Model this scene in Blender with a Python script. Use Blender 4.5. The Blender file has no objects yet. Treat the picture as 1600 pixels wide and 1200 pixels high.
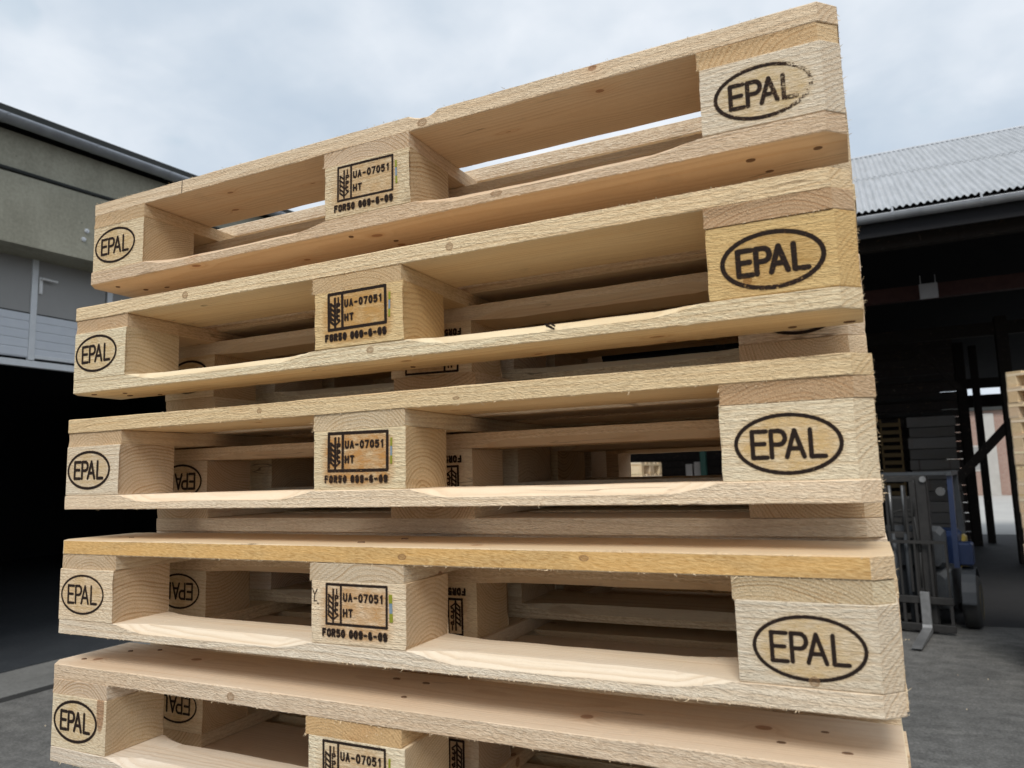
import bpy, math, random
from mathutils import Matrix, Vector

random.seed(7)
SC = bpy.context.scene
COL = SC.collection
rad = math.radians

# ------------------------------------------------------------------ camera, sky, sun, exposure
cam = bpy.data.cameras.new('camera')
cam_ob = bpy.data.objects.new('camera', cam)
COL.objects.link(cam_ob)
cp, sp, cy_, sy_, cr_, sr_ = (math.cos(rad(6.9576)), math.sin(rad(6.9576)), math.cos(rad(-25.5421)),
                              math.sin(rad(-25.5421)), math.cos(rad(-1.6693)), math.sin(rad(-1.6693)))
fwd = Vector((sy_ * cp, cy_ * cp, sp))
right = Vector((cy_, -sy_, 0))
up = right.cross(fwd)
R2 = right * cr_ + up * sr_
U2 = -right * sr_ + up * cr_
CAM_POS = Vector((1.1897, -0.7661, 1.94))
cam_ob.matrix_world = Matrix(((R2.x, U2.x, -fwd.x, CAM_POS.x), (R2.y, U2.y, -fwd.y, CAM_POS.y),
                              (R2.z, U2.z, -fwd.z, CAM_POS.z), (0, 0, 0, 1)))
cam.sensor_width = 36.0
cam.lens = 1138.998 / 1600 * 36
cam.clip_start = 0.02
cam.clip_end = 2000
cam.dof.use_dof = True
cam.dof.focus_distance = 1.25
cam.dof.aperture_fstop = 8.0
SC.camera = cam_ob

SUN_EL, SUN_AZ = 47.0, 165.0        # azimuth clockwise from +y: behind the photographer
SKY_STRENGTH = 0.1
SUN_STRENGTH = 1.5
EXPOSURE = 0.55

world = bpy.data.worlds.new('World')
SC.world = world
world.use_nodes = True
sun = bpy.data.lights.new('sun', 'SUN')
sun.energy = SUN_STRENGTH
sun.angle = rad(22)
sun.color = (1.0, 0.965, 0.90)
sun_ob = bpy.data.objects.new('sun', sun)
COL.objects.link(sun_ob)
sd = Vector((math.sin(rad(SUN_AZ)) * math.cos(rad(SUN_EL)), math.cos(rad(SUN_AZ)) * math.cos(rad(SUN_EL)), math.sin(rad(SUN_EL))))
sun_ob.rotation_euler = sd.to_track_quat('Z', 'Y').to_euler()
sun_ob.location = sd * 60

SC.view_settings.view_transform = 'Standard'
SC.view_settings.look = 'None'
SC.view_settings.gamma = 1
SC.view_settings.use_curve_mapping = False
SC.view_settings.exposure = EXPOSURE
SC.render.engine = 'CYCLES'
SC.cycles.transparent_max_bounces = 16
SC.cycles.max_bounces = 10
SC.cycles.diffuse_bounces = 6


# ------------------------------------------------------------------ node helper
class NT:
    def __init__(self, tree):
        self.t = tree
        tree.nodes.clear()

    def n(self, typ, **kw):
        nd = self.t.nodes.new(typ)
        for k, v in kw.items():
            setattr(nd, k, v)
        return nd

    def put(self, sock, v):
        if v is None:
            return
        if hasattr(v, 'links') or isinstance(v, bpy.types.NodeSocket):
            self.t.links.new(v, sock)
        else:
            sock.default_value = v

    def m(self, op, a, b=None, c=None, clamp=False):
        nd = self.n('ShaderNodeMath', operation=op)
        nd.use_clamp = clamp
        for i, v in enumerate((a, b, c)):
            self.put(nd.inputs[i], v)
        return nd.outputs[0]

    def v(self, op, a, b=None):
        nd = self.n('ShaderNodeVectorMath', operation=op)
        self.put(nd.inputs[0], a)
        self.put(nd.inputs[1], b)
        return nd.outputs['Value'] if op in ('LENGTH', 'DOT_PRODUCT', 'DISTANCE') else nd.outputs[0]

    def comb(self, x, y, z):
        nd = self.n('ShaderNodeCombineXYZ')
        for i, v in enumerate((x, y, z)):
            self.put(nd.inputs[i], v)
        return nd.outputs[0]

    def sep(self, a):
        nd = self.n('ShaderNodeSeparateXYZ')
        self.put(nd.inputs[0], a)
        return nd.outputs

    def noise(self, vec, scale=1.0, detail=2.0, rough=0.5, dist=0.0):
        nd = self.n('ShaderNodeTexNoise')
        self.put(nd.inputs['Vector'], vec)
        nd.inputs['Scale'].default_value = scale
        nd.inputs['Detail'].default_value = detail
        nd.inputs['Roughness'].default_value = rough
        nd.inputs['Distortion'].default_value = dist
        return nd.outputs['Fac']

    def ramp(self, fac, stops, interp='LINEAR'):
        nd = self.n('ShaderNodeValToRGB')
        cr = nd.color_ramp
        cr.interpolation = interp
        while len(cr.elements) < len(stops):
            cr.elements.new(0.5)
        for e, (p, c) in zip(cr.elements, stops):
            e.position = p
            e.color = c if len(c) == 4 else (*c, 1)
        self.put(nd.inputs[0], fac)
        return nd.outputs[0]

    def rng(self, v, a, b, c=0.0, d=1.0, smooth=False):
        nd = self.n('ShaderNodeMapRange')
        if smooth:
            nd.interpolation_type = 'SMOOTHSTEP'
        for i, x in enumerate((v, a, b, c, d)):
            self.put(nd.inputs[i], x)
        return nd.outputs[0]

    def mix(self, fac, a, b, blend='MIX'):
        nd = self.n('ShaderNodeMix', data_type='RGBA', blend_type=blend)
        self.put(nd.inputs[0], fac)
        for s, v in ((nd.inputs[6], a), (nd.inputs[7], b)):
            if isinstance(v, tuple) and len(v) == 3:
                v = (*v, 1)
            self.put(s, v)
        return nd.outputs[2]

    def bump(self, h, strength, dist, normal=None):
        nd = self.n('ShaderNodeBump')
        nd.inputs['Strength'].default_value = strength
        nd.inputs['Distance'].default_value = dist
        self.put(nd.inputs['Height'], h)
        if normal is not None:
            self.put(nd.inputs['Normal'], normal)
        return nd.outputs[0]

    def bsdf(self, col, rough=0.6, normal=None, metal=0.0, alpha=None, spec=None):
        p = self.n('ShaderNodeBsdfPrincipled')
        if isinstance(col, tuple) and len(col) == 3:
            col = (*col, 1)
        self.put(p.inputs['Base Color'], col)
        self.put(p.inputs['Roughness'], rough)
        p.inputs['Metallic'].default_value = metal
        if normal is not None:
            self.put(p.inputs['Normal'], normal)
        if alpha is not None:
            self.put(p.inputs['Alpha'], alpha)
        if spec is not None:
            p.inputs['Specular IOR Level'].default_value = spec
        o = self.n('ShaderNodeOutputMaterial')
        self.t.links.new(p.outputs[0], o.inputs[0])
        return p


def new_mat(name):
    m = bpy.data.materials.new(name)
    m.use_nodes = True
    return m, NT(m.node_tree)


# sky: Nishita behind a closed, gently mottled cloud layer
w = NT(world.node_tree)
sky = w.n('ShaderNodeTexSky')
sky.sky_type = 'NISHITA'
sky.sun_disc = False
sky.sun_elevation = rad(SUN_EL)
sky.sun_rotation = rad(SUN_AZ)
tc = w.n('ShaderNodeTexCoord')
d = tc.outputs['Generated']
sx, sy, sz = w.sep(d)
zz = w.m('ADD', w.m('MAXIMUM', sz, 0.0), 0.28)
pc = w.comb(w.m('DIVIDE', sx, zz), w.m('DIVIDE', sy, zz), 0.0)
n1 = w.noise(w.v('ADD', pc, (3.1, 0.4, 0)), 1.25, 3.0, 0.45, 0.3)
n2 = w.noise(w.v('ADD', pc, (1.7, 9.2, 4)), 3.6, 4.0, 0.5, 0.2)
n4 = w.noise(w.v('ADD', pc, (5.5, 1.2, 8)), 9.0, 4.0, 0.55, 0.3)
nn = w.m('ADD', w.m('ADD', w.m('MULTIPLY', n1, 0.52), w.m('MULTIPLY', n2, 0.36)), w.m('MULTIPLY', n4, 0.12))
cloud = w.ramp(nn, [(0.33, (5.6, 6.45, 7.3)), (0.45, (6.5, 7.2, 7.9)), (0.56, (7.6, 8.0, 8.5)), (0.68, (8.7, 8.9, 9.2))])
# ramps clip at 1, so the ramp holds tenths and is scaled after
for e, c in zip(w.t.nodes[-1].color_ramp.elements, ((.47, .56, .665), (.58, .655, .74), (.745, .795, .855), (.94, .955, .985))):
    e.color = (*c, 1)
cl = w.n('ShaderNodeVectorMath', operation='SCALE')
w.put(cl.inputs[0], cloud)
cl.inputs['Scale'].default_value = 7.65
# small darker scud clouds
n3 = w.noise(w.v('ADD', pc, (7.3, 2.2, 1)), 5.0, 3.0, 0.5, 0.3)
scud = w.rng(n3, 0.60, 0.74, 0.0, 0.55, True)
c2 = w.mix(scud, cl.outputs[0], (3.8, 4.6, 5.3))
c3 = w.mix(0.95, sky.outputs[0], c2)
bg = w.n('ShaderNodeBackground')
w.put(bg.inputs[0], c3)
bg.inputs[1].default_value = SKY_STRENGTH
wo = w.n('ShaderNodeOutputWorld')
w.t.links.new(bg.outputs[0], wo.inputs[0])


# ------------------------------------------------------------------ materials
def wood_material(name, early, late, dark_knot=(0.20, 0.10, 0.05), ring_amt=0.60, ring=0.0047):
    """Sawn softwood; grain runs along each part's own x; the part's colour tints it and its alpha is the seed."""
    mat, b = new_mat(name)
    oi = b.n('ShaderNodeObjectInfo')
    tint, seed = oi.outputs['Color'], oi.outputs['Alpha']
    wn = b.n('ShaderNodeTexWhiteNoise', noise_dimensions='1D')
    b.put(wn.inputs['W'], b.m('MULTIPLY', seed, 913.7))
    rs = b.n('ShaderNodeSeparateColor')
    b.t.links.new(wn.outputs['Color'], rs.inputs[0])
    r1, r2, r3 = rs.outputs
    t = b.n('ShaderNodeTexCoord')
    x, y, z = b.sep(t.outputs['Object'])
    nx, ny, nz = b.sep(t.outputs['Normal'])
    ax, ay = b.m('ABSOLUTE', nx), b.m('ABSOLUTE', ny)
    endm = b.rng(ax, 0.55, 0.92, 0, 1, True)
    sidem = b.rng(ay, 0.5, 0.8, 0, 1, True)
    planed = b.rng(b.m('ABSOLUTE', nz), 0.6, 0.9, 0, 1, True)
    X = b.m('ADD', x, b.m('MULTIPLY', r1, 60.0))
    Y = b.m('ADD', y, b.m('SUBTRACT', b.m('MULTIPLY', r2, 0.10), 0.12))
    Z = b.m('ADD', z, b.m('ADD', b.m('MULTIPLY', r3, 0.09), 0.015))
    # knots: branches radiating from the pith
    th = b.m('ARCTAN2', Y, Z)
    vo = b.n('ShaderNodeTexVoronoi', voronoi_dimensions='2D')
    b.put(vo.inputs['Vector'], b.comb(b.m('MULTIPLY', X, 6.0), b.m('MULTIPLY', th, 0.75), 0.0))
    vo.inputs['Scale'].default_value = 1.0
    kd = vo.outputs['Distance']
    kc = b.n('ShaderNodeSeparateColor')
    b.t.links.new(vo.outputs['Color'], kc.inputs[0])
    keep = b.m('LESS_THAN', kc.outputs[0], 0.34)
    krad = b.rng(kc.outputs[1], 0, 1, 0.025, 0.062)
    kmask = b.m('MULTIPLY', keep, b.rng(b.m('DIVIDE', kd, krad), 0.8, 1.05, 1, 0, True))
    kpush = b.m('MULTIPLY', keep, b.m('POWER', 2.718, b.m('MULTIPLY', b.m('MULTIPLY', kd, kd), -70.0)))
    # rings
    rr = b.m('SQRT', b.m('ADD', b.m('MULTIPLY', Y, Y), b.m('MULTIPLY', Z, Z)))
    nlow = b.noise(b.comb(b.m('MULTIPLY', X, 2.2), b.m('MULTIPLY', Y, 9.0), b.m('MULTIPLY', Z, 9.0)), 1.0, 2.0)
    nmid = b.noise(b.comb(b.m('MULTIPLY', X, 9.0), b.m('MULTIPLY', Y, 60.0), b.m('MULTIPLY', Z, 60.0)), 1.0, 2.0)
    r_ = b.m('ADD', rr, b.m('MULTIPLY', b.m('SUBTRACT', nlow, 0.5), 0.026))
    r_ = b.m('ADD', r_, b.m('MULTIPLY', b.m('SUBTRACT', nmid, 0.5), 0.0016))
    r_ = b.m('ADD', r_, b.m('MULTIPLY', kpush, 0.008))
    ph = b.m('DIVIDE', r_, b.rng(r2, 0, 1, ring * 0.72, ring * 1.35))
    fr = b.m('FRACT', ph)
    lw = b.m('MULTIPLY', b.rng(fr, 0.30, 0.88, 0, 1, True), b.rng(fr, 0.9, 1.0, 1, 0))
    rid = b.noise(b.comb(b.m('FLOOR', ph), b.m('MULTIPLY', r1, 40.0), 0.5), 1.7, 0.0)
    lw = b.m('MULTIPLY', lw, b.rng(rid, 0.3, 0.7, 0.35, 1.0))
    # fibres and the torn, sawn surface
    fib = b.noise(b.comb(b.m('MULTIPLY', X, 14.0), b.m('MULTIPLY', Y, 520.0), b.m('MULTIPLY', Z, 520.0)), 1.0, 3.0, 0.6)
    saw = b.noise(b.comb(b.m('ADD', b.m('MULTIPLY', X, 170.0), b.m('MULTIPLY', Z, 320.0)),
                         b.m('MULTIPLY', Y, 150.0), b.m('MULTIPLY', Z, 660.0)), 1.0, 2.0, 0.6, 0.5)
    endn = b.noise(b.comb(b.m('MULTIPLY', X, 200.0), b.m('MULTIPLY', Y, 620.0), b.m('MULTIPLY', Z, 620.0)), 1.0, 3.0, 0.6)
    blot = b.noise(b.comb(b.m('MULTIPLY', X, 2.6), b.m('MULTIPLY', Y, 12.0), b.m('MULTIPLY', Z, 12.0)), 1.0, 3.0, 0.55)
    # long resin streaks
    strk = b.noise(b.comb(b.m('MULTIPLY', X, 1.4), b.m('MULTIPLY', Y, 75.0), b.m('MULTIPLY', Z, 75.0)), 1.0, 2.0, 0.5)
    lw = b.m('MULTIPLY', lw, b.rng(r1, 0, 1, 0.65, 1.2))
    col = b.mix(b.m('MULTIPLY', lw, b.m('ADD', ring_amt, b.m('SUBTRACT', b.m('MULTIPLY', endm, 0.16), b.m('ADD', b.m('MULTIPLY', planed, 0.26), b.m('MULTIPLY', sidem, 0.22))))), early, late)
    col = b.mix(b.rng(blot, 0.42, 0.72, 0, 0.30), col, b.mix(1.0, col, (0.97, 0.83, 0.64), 'MULTIPLY'))
    col = b.mix(b.rng(blot, 0.28, 0.44, 0.35, 0), col, b.mix(1.0, col, (1.08, 1.05, 1.0), 'MULTIPLY'))
    col = b.mix(b.rng(strk, 0.58, 0.72, 0, 0.18, True), col, b.mix(1.0, col, (0.86, 0.66, 0.44), 'MULTIPLY'))
    g = b.rng(fib, 0.25, 0.75, 0.955, 1.035)
    col = b.mix(1.0, col, b.comb(g, g, g), 'MULTIPLY')
    gs = b.rng(saw, 0.33, 0.63, 0.72, 1.07)
    gsc = b.comb(b.m('POWER', gs, 0.75), b.m('POWER', gs, 1.0), b.m('POWER', gs, 1.25))
    col = b.mix(b.m('MULTIPLY', b.m('ADD', b.m('MULTIPLY', sidem, 0.85), 0.10), b.rng(r3, 0, 1, 0.45, 1.15), clamp=True), col, b.mix(1.0, col, gsc, 'MULTIPLY'))
    ge = b.rng(endn, 0.28, 0.70, 0.76, 1.06)
    ecol = b.mix(1.0, b.mix(1.0, col, (0.90, 0.83, 0.765), 'MULTIPLY'), b.comb(ge, b.m('POWER', ge, 1.1), b.m('POWER', ge, 1.2)), 'MULTIPLY')
    col = b.mix(endm, col, ecol)
    # drying checks along the grain and faint grey handling smudges
    cn = b.noise(b.comb(b.m('MULTIPLY', X, 3.2), b.m('MULTIPLY', Y, 46.0), b.m('MULTIPLY', Z, 46.0)), 1.0, 2.0, 0.5)
    cmk = b.noise(b.comb(b.m('MULTIPLY', X, 5.0), b.m('MULTIPLY', Y, 14.0), b.m('ADD', b.m('MULTIPLY', Z, 14.0), 7.0)), 1.0, 1.0, 0.5)
    chk = b.m('MULTIPLY', b.rng(b.m('ABSOLUTE', b.m('SUBTRACT', cn, 0.5)), 0.004, 0.011, 1, 0), b.rng(cmk, 0.60, 0.68, 0, 0.62, True))
    chk = b.m('MULTIPLY', chk, b.m('SUBTRACT', 1.0, endm))
    col = b.mix(chk, col, (0.16, 0.095, 0.05))
    smn = b.noise(b.v('ADD', t.outputs['Object'], b.comb(b.m('MULTIPLY', r2, 30.0), 0.0, 0.0)), 16.0, 5.0, 0.65, 0.6)
    col = b.mix(b.rng(smn, 0.60, 0.78, 0, 0.26, True), col, (0.36, 0.31, 0.25))
    krg = b.m('FRACT', b.m('MULTIPLY', b.m('DIVIDE', kd, krad), 3.2))
    kcol = b.mix(krg, dark_knot, tuple(min(1, c * 2.3) for c in dark_knot))
    # thin dark rim round a knot
    kn_f = b.m('MULTIPLY', kmask, 0.72)
    col = b.mix(kn_f, col, kcol)
    col = b.mix(b.m('MULTIPLY', b.m('MULTIPLY', kpush, keep), 0.28), col, b.mix(1.0, col, (0.80, 0.56, 0.36), 'MULTIPLY'))
    col = b.mix(1.0, col, tint, 'MULTIPLY')
    h = b.m('ADD', b.m('MULTIPLY', fib, 0.35), b.m('MULTIPLY', saw, b.m('ADD', 0.15, b.m('MULTIPLY', sidem, 0.95))))
    h = b.m('ADD', h, b.m('MULTIPLY', b.m('MULTIPLY', endn, endm), 0.9))
    h = b.m('ADD', h, b.m('MULTIPLY', lw, -0.12))
    nrm = b.bump(h, 1.0, 0.0020)
    b.bsdf(col, 0.82, nrm, spec=0.2)
    return mat


M = {}
M['pine'] = wood_material('pine_wood', (0.825, 0.704, 0.520), (0.550, 0.370, 0.200))
M['grey_timber'] = wood_material('grey_weathered_timber', (0.20, 0.19, 0.183), (0.13, 0.123, 0.118), (0.02, 0.017, 0.015))
M['dark_timber'] = wood_material('shade_darkened_timber', (0.022, 0.018, 0.016), (0.013, 0.010, 0.009), (0.008, 0.006, 0.006))  # near-black so posts and planks carry the shed's shade in their colour


def burn_material():
    mat, b = new_mat('burnt_brand')
    oi = b.n('ShaderNodeObjectInfo')
    seed = oi.outputs['Alpha']
    fx, fy, fz = b.sep(oi.outputs['Color'])       # r: how worn; g: where the wear sits along x; b: along z
    t = b.n('ShaderNodeTexCoord')
    p = t.outputs['Object']
    x, y, z = b.sep(p)
    ps = b.v('ADD', p, b.comb(b.m('MULTIPLY', seed, 17.0), 0.0, b.m('MULTIPLY', seed, 5.0)))
    n = b.noise(ps, 420.0, 3.0, 0.6)
    n2_ = b.noise(b.comb(b.m('MULTIPLY', x, 160.0), b.m('MULTIPLY', seed, 50.0), b.m('MULTIPLY', z, 900.0)), 1.0, 2.0, 0.6)
    ww = b.m('ADD', b.m('MULTIPLY', n, 0.5), b.m('MULTIPLY', n2_, 0.5))
    # wear grows towards one side of the iron's print
    side = b.m('ADD', b.m('MULTIPLY', b.m('SUBTRACT', fy, 0.5), b.m('MULTIPLY', x, 28.0)),
               b.m('MULTIPLY', b.m('SUBTRACT', fz, 0.5), b.m('MULTIPLY', z, 50.0)))
    lev = b.m('ADD', b.m('MULTIPLY', fx, 0.22), b.m('MULTIPLY', b.m('MAXIMUM', side, 0.0), b.m('MULTIPLY', fx, 0.9)))
    a = b.rng(ww, b.m('ADD', 0.25, lev), b.m('ADD', 0.38, lev), 0.0, 0.97, True)
    col = b.mix(b.rng(ww, b.m('ADD', 0.26, lev), b.m('ADD', 0.42, lev), 0, 1), (0.085, 0.040, 0.019), (0.022, 0.014, 0.011))
    at = b.n('ShaderNodeAttribute', attribute_name='fade')
    core = at.outputs['Fac']
    soft = b.m('MULTIPLY', b.rng(ww, b.m('ADD', 0.36, lev), b.m('ADD', 0.60, lev), 0.0, 0.28, True), b.m('SUBTRACT', 1.0, core))
    a = b.m('ADD', b.m('MULTIPLY', a, core), soft)
    col = b.mix(core, (0.150, 0.070, 0.030), col)
    b.bsdf(col, 0.85, b.bump(n, 0.5, 0.0006), alpha=a, spec=0.15)
    return mat


def scorch_material():
    mat, b = new_mat('scorched_wood_stain')
    at = b.n('ShaderNodeAttribute', attribute_name='fade')
    oi = b.n('ShaderNodeObjectInfo')
    t = b.n('ShaderNodeTexCoord')
    x, y, z = b.sep(t.outputs['Object'])
    n = b.noise(b.comb(b.m('ADD', b.m('MULTIPLY', x, 45.0), b.m('MULTIPLY', oi.outputs['Alpha'], 90.0)), 0.0, b.m('MULTIPLY', z, 110.0)), 1.0, 3.0, 0.6)
    a = b.m('MULTIPLY', at.outputs['Fac'], b.rng(n, 0.28, 0.72, 0.10, 1.0))
    a = b.m('MULTIPLY', a, oi.outputs['Alpha'])
    b.bsdf(oi.outputs['Color'], 0.85, None, alpha=a, spec=0.1)
    return mat


def knot_material():
    mat, b = new_mat('pine_knot')
    at = b.n('ShaderNodeAttribute', attribute_name='fade')
    t = b.n('ShaderNodeTexCoord')
    p = t.outputs['Object']
    x, y, z = b.sep(p)
    r = b.m('SQRT', b.m('ADD', b.m('MULTIPLY', x, x), b.m('MULTIPLY', z, z)))
    n = b.noise(p, 260.0, 3.0, 0.6)
    rg = b.m('FRACT', b.m('ADD', b.m('DIVIDE', r, 0.0034), b.m('MULTIPLY', n, 0.9)))
    col = b.mix(rg, (0.46, 0.28, 0.14), (0.22, 0.115, 0.055))
    fd = b.m('ADD', at.outputs['Fac'], b.m('MULTIPLY', b.m('SUBTRACT', n, 0.5), 0.8))
    rimm = b.rng(b.m('ABSOLUTE', b.m('SUBTRACT', fd, 0.62)), 0.05, 0.24, 1, 0, True)
    a = b.m('MULTIPLY', b.rng(fd, 0.2, 0.6, 0, 1, True), b.m('ADD', 0.27, b.m('MULTIPLY', rimm, 0.26)))
    b.bsdf(col, 0.75, b.bump(rg, 0.3, 0.0005), alpha=a, spec=0.2)
    return mat


def stain_material():
    mat, b = new_mat('resin_yellow_edge')
    t = b.n('ShaderNodeTexCoord')
    x, y, z = b.sep(t.outputs['Object'])
    n = b.noise(b.comb(b.m('ADD', b.m('MULTIPLY', x, 120.0), b.m('MULTIPLY', z, 240.0)), 0.0, b.m('MULTIPLY', z, 480.0)), 1.0, 4.0, 0.65, 0.5)
    n2_ = b.noise(b.comb(b.m('MULTIPLY', x, 9.0), 0.0, b.m('MULTIPLY', z, 60.0)), 1.0, 3.0, 0.6)
    col = b.mix(b.rng(n, 0.3, 0.66, 0, 1), (0.50, 0.26, 0.075), (0.85, 0.57, 0.25))
    col = b.mix(b.rng(n2_, 0.4, 0.7, 0, 0.5), col, (0.76, 0.43, 0.14))
    b.bsdf(col, 0.75, b.bump(n, 0.9, 0.0012), alpha=b.rng(n2_, 0.25, 0.5, 0.72, 0.97), spec=0.25)
    return mat


M['edge_stain'] = stain_material()
M['burn'] = burn_material()
M['scorch'] = scorch_material()
M['knot'] = knot_material()


def simple(name, c0, c1, scale=30.0, rough=0.6, metal=0.0, bump=0.2, bd=0.002, stretch=(1, 1, 1), r2=None):
    mat, b = new_mat(name)
    t = b.n('ShaderNodeTexCoord')
    mp = b.v('MULTIPLY', t.outputs['Object'], stretch)
    n = b.noise(mp, scale, 5.0, 0.6, 0.2)
    nb = b.noise(mp, scale * 0.13, 3.0, 0.55)
    f = b.m('ADD', b.m('MULTIPLY', n, 0.5), b.m('MULTIPLY', nb, 0.5))
    col = b.mix(b.rng(f, 0.35, 0.65, 0, 1), c0, c1)
    rg = b.rng(n, 0.3, 0.7, rough, r2 if r2 else min(1, rough + 0.12))
    b.bsdf(col, rg, b.bump(n, bump, bd), metal)
    return mat


M['nail'] = simple('rusty_nail_head', (0.11, 0.062, 0.035), (0.24, 0.14, 0.075), 300, 0.7, 0.1)
M['splinter'] = simple('torn_wood_fibre', (0.80, 0.66, 0.46), (0.70, 0.54, 0.34), 200, 0.8)
M['staple_green'] = simple('green_staple_coating', (0.30, 0.30, 0.015), (0.22, 0.235, 0.02), 300, 0.4)
M['staple_blue'] = simple('blue_grey_staple_coating', (0.16, 0.24, 0.32), (0.22, 0.29, 0.34), 300, 0.4)
M['zinc'] = simple('weathered_zinc', (0.26, 0.275, 0.30), (0.40, 0.42, 0.45), 6, 0.42, 0.5, 0.06, 0.001, (1, 1, 1))
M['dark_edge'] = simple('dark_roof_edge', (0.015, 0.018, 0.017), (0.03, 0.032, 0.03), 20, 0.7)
M['black'] = simple('shade_black_interior', (0.008, 0.008, 0.010), (0.013, 0.013, 0.015), 8, 0.9)  # near-black colour stands in for the unlit insides of the buildings
M['alu'] = simple('brushed_aluminium', (0.60, 0.62, 0.64), (0.70, 0.72, 0.74), 40, 0.4, 0.2, 0.05)
M['pane_grey'] = simple('dull_grey_door_glazing', (0.27, 0.265, 0.255), (0.32, 0.315, 0.305), 2.5, 0.35, 0.0, 0.02)
M['door_light'] = simple('pale_blue_grey_door_sheet', (0.56, 0.59, 0.64), (0.63, 0.66, 0.70), 5, 0.45, 0.1, 0.03)
M['white_plastic'] = simple('white_handle_paint', (0.75, 0.75, 0.75), (0.82, 0.82, 0.82), 40, 0.35)
M['steel_dark'] = simple('shade_darkened_steel', (0.022, 0.021, 0.020), (0.042, 0.039, 0.037), 25, 0.5, 0.3, 0.1)  # mast steel darkened, shade under the eave put into the colour
M['steel_worn'] = simple('worn_bare_steel', (0.20, 0.20, 0.20), (0.30, 0.30, 0.30), 22, 0.42, 0.55, 0.1)  # fork steel toned down for the eave's shade
M['chrome'] = simple('hydraulic_chrome', (0.14, 0.14, 0.14), (0.2, 0.2, 0.2), 40, 0.35, 0.7, 0.02)  # rods darkened with the rest of the shaded machine
M['blue_paint'] = simple('blue_machine_paint', (0.004, 0.013, 0.05), (0.006, 0.019, 0.065), 14, 0.35, 0.0, 0.03)  # blue deepened to carry the shade under the shed roof
M['yellow_paint'] = simple('yellow_machine_paint', (0.16, 0.12, 0.025), (0.22, 0.165, 0.035), 14, 0.42, 0.0, 0.03)  # yellow dimmed in colour to look shaded by the eave
M['lamp_glass'] = simple('dull_lamp_glass', (0.07, 0.07, 0.07), (0.11, 0.11, 0.11), 40, 0.3)
M['rubber'] = simple('black_rubber', (0.018, 0.018, 0.018), (0.035, 0.034, 0.032), 40, 0.75)
M['charcoal'] = simple('charcoal_machine_paint', (0.03, 0.034, 0.04), (0.05, 0.055, 0.06), 20, 0.5)
M['grey_sign'] = simple('dull_grey_plate', (0.40, 0.40, 0.43), (0.48, 0.48, 0.5), 9, 0.6)
M['red_beam'] = simple('dark_red_oxide_beam', (0.075, 0.028, 0.024), (0.05, 0.02, 0.018), 12, 0.7)
M['green_post'] = simple('dark_green_paint', (0.03, 0.10, 0.075), (0.04, 0.13, 0.095), 12, 0.5)
M['card'] = simple('pale_cardboard', (0.50, 0.44, 0.40), (0.58, 0.52, 0.47), 20, 0.8)


def roof_material():
    mat, b = new_mat('pale_corrugated_fibre_sheet')
    t = b.n('ShaderNodeTexCoord')
    p = t.outputs['Object']
    x, y, z = b.sep(p)
    n = b.noise(b.comb(b.m('MULTIPLY', x, 9.0), b.m('MULTIPLY', y, 1.2), 0.0), 1.0, 4.0, 0.6)
    s = b.noise(b.comb(b.m('MULTIPLY', x, 3.0), b.m('MULTIPLY', y, 3.0), 3.0), 1.0, 4.0, 0.65)
    f = b.noise(p, 45.0, 3.0, 0.6)
    col = b.mix(b.rng(n, 0.3, 0.7, 0, 1), (0.36, 0.375, 0.39), (0.50, 0.515, 0.535))
    lich = b.m('MULTIPLY', b.rng(s, 0.56, 0.70, 0, 0.6, True), b.rng(f, 0.42, 0.6, 0, 1, True))
    col = b.mix(lich, col, (0.23, 0.22, 0.16))
    b.bsdf(col, 0.6, b.bump(f, 0.15, 0.004), spec=0.3)
    return mat


M['roof'] = roof_material()


def concrete_material(name, c0, c1, stain=(0.10, 0.10, 0.08)):
    mat, b = new_mat(name)
    t = b.n('ShaderNodeTexCoord')
    p = t.outputs['Object']
    x, y, z = b.sep(p)
    n = b.noise(p, 1.6, 5.0, 0.6, 0.3)
    n2_ = b.noise(p, 28.0, 4.0, 0.65)
    dr = b.noise(b.comb(b.m('MULTIPLY', x, 4.0), b.m('MULTIPLY', y, 4.5), b.m('MULTIPLY', z, 0.7)), 1.0, 4.0, 0.6)
    pit = b.n('ShaderNodeTexVoronoi')
    b.put(pit.inputs['Vector'], p)
    pit.inputs['Scale'].default_value = 5.0
    col = b.mix(b.rng(n, 0.35, 0.65, 0, 1), c0, c1)
    col = b.mix(b.rng(dr, 0.5, 0.72, 0, 0.3), col, stain)
    g = b.rng(n2_, 0.3, 0.7, 0.86, 1.12)
    col = b.mix(1.0, col, b.comb(g, g, g), 'MULTIPLY')
    col = b.mix(b.rng(pit.outputs['Distance'], 0.03, 0.06, 0.75, 0), col, (0.05, 0.05, 0.045))
    b.bsdf(col, 0.85, b.bump(n2_, 0.35, 0.006), spec=0.2)
    return mat


M['concrete'] = concrete_material('weathered_concrete', (0.30, 0.287, 0.225), (0.365, 0.35, 0.278), (0.21, 0.20, 0.155))
M['slab'] = concrete_material('yard_concrete', (0.16, 0.158, 0.15), (0.21, 0.207, 0.196), (0.11, 0.11, 0.10))


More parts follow.
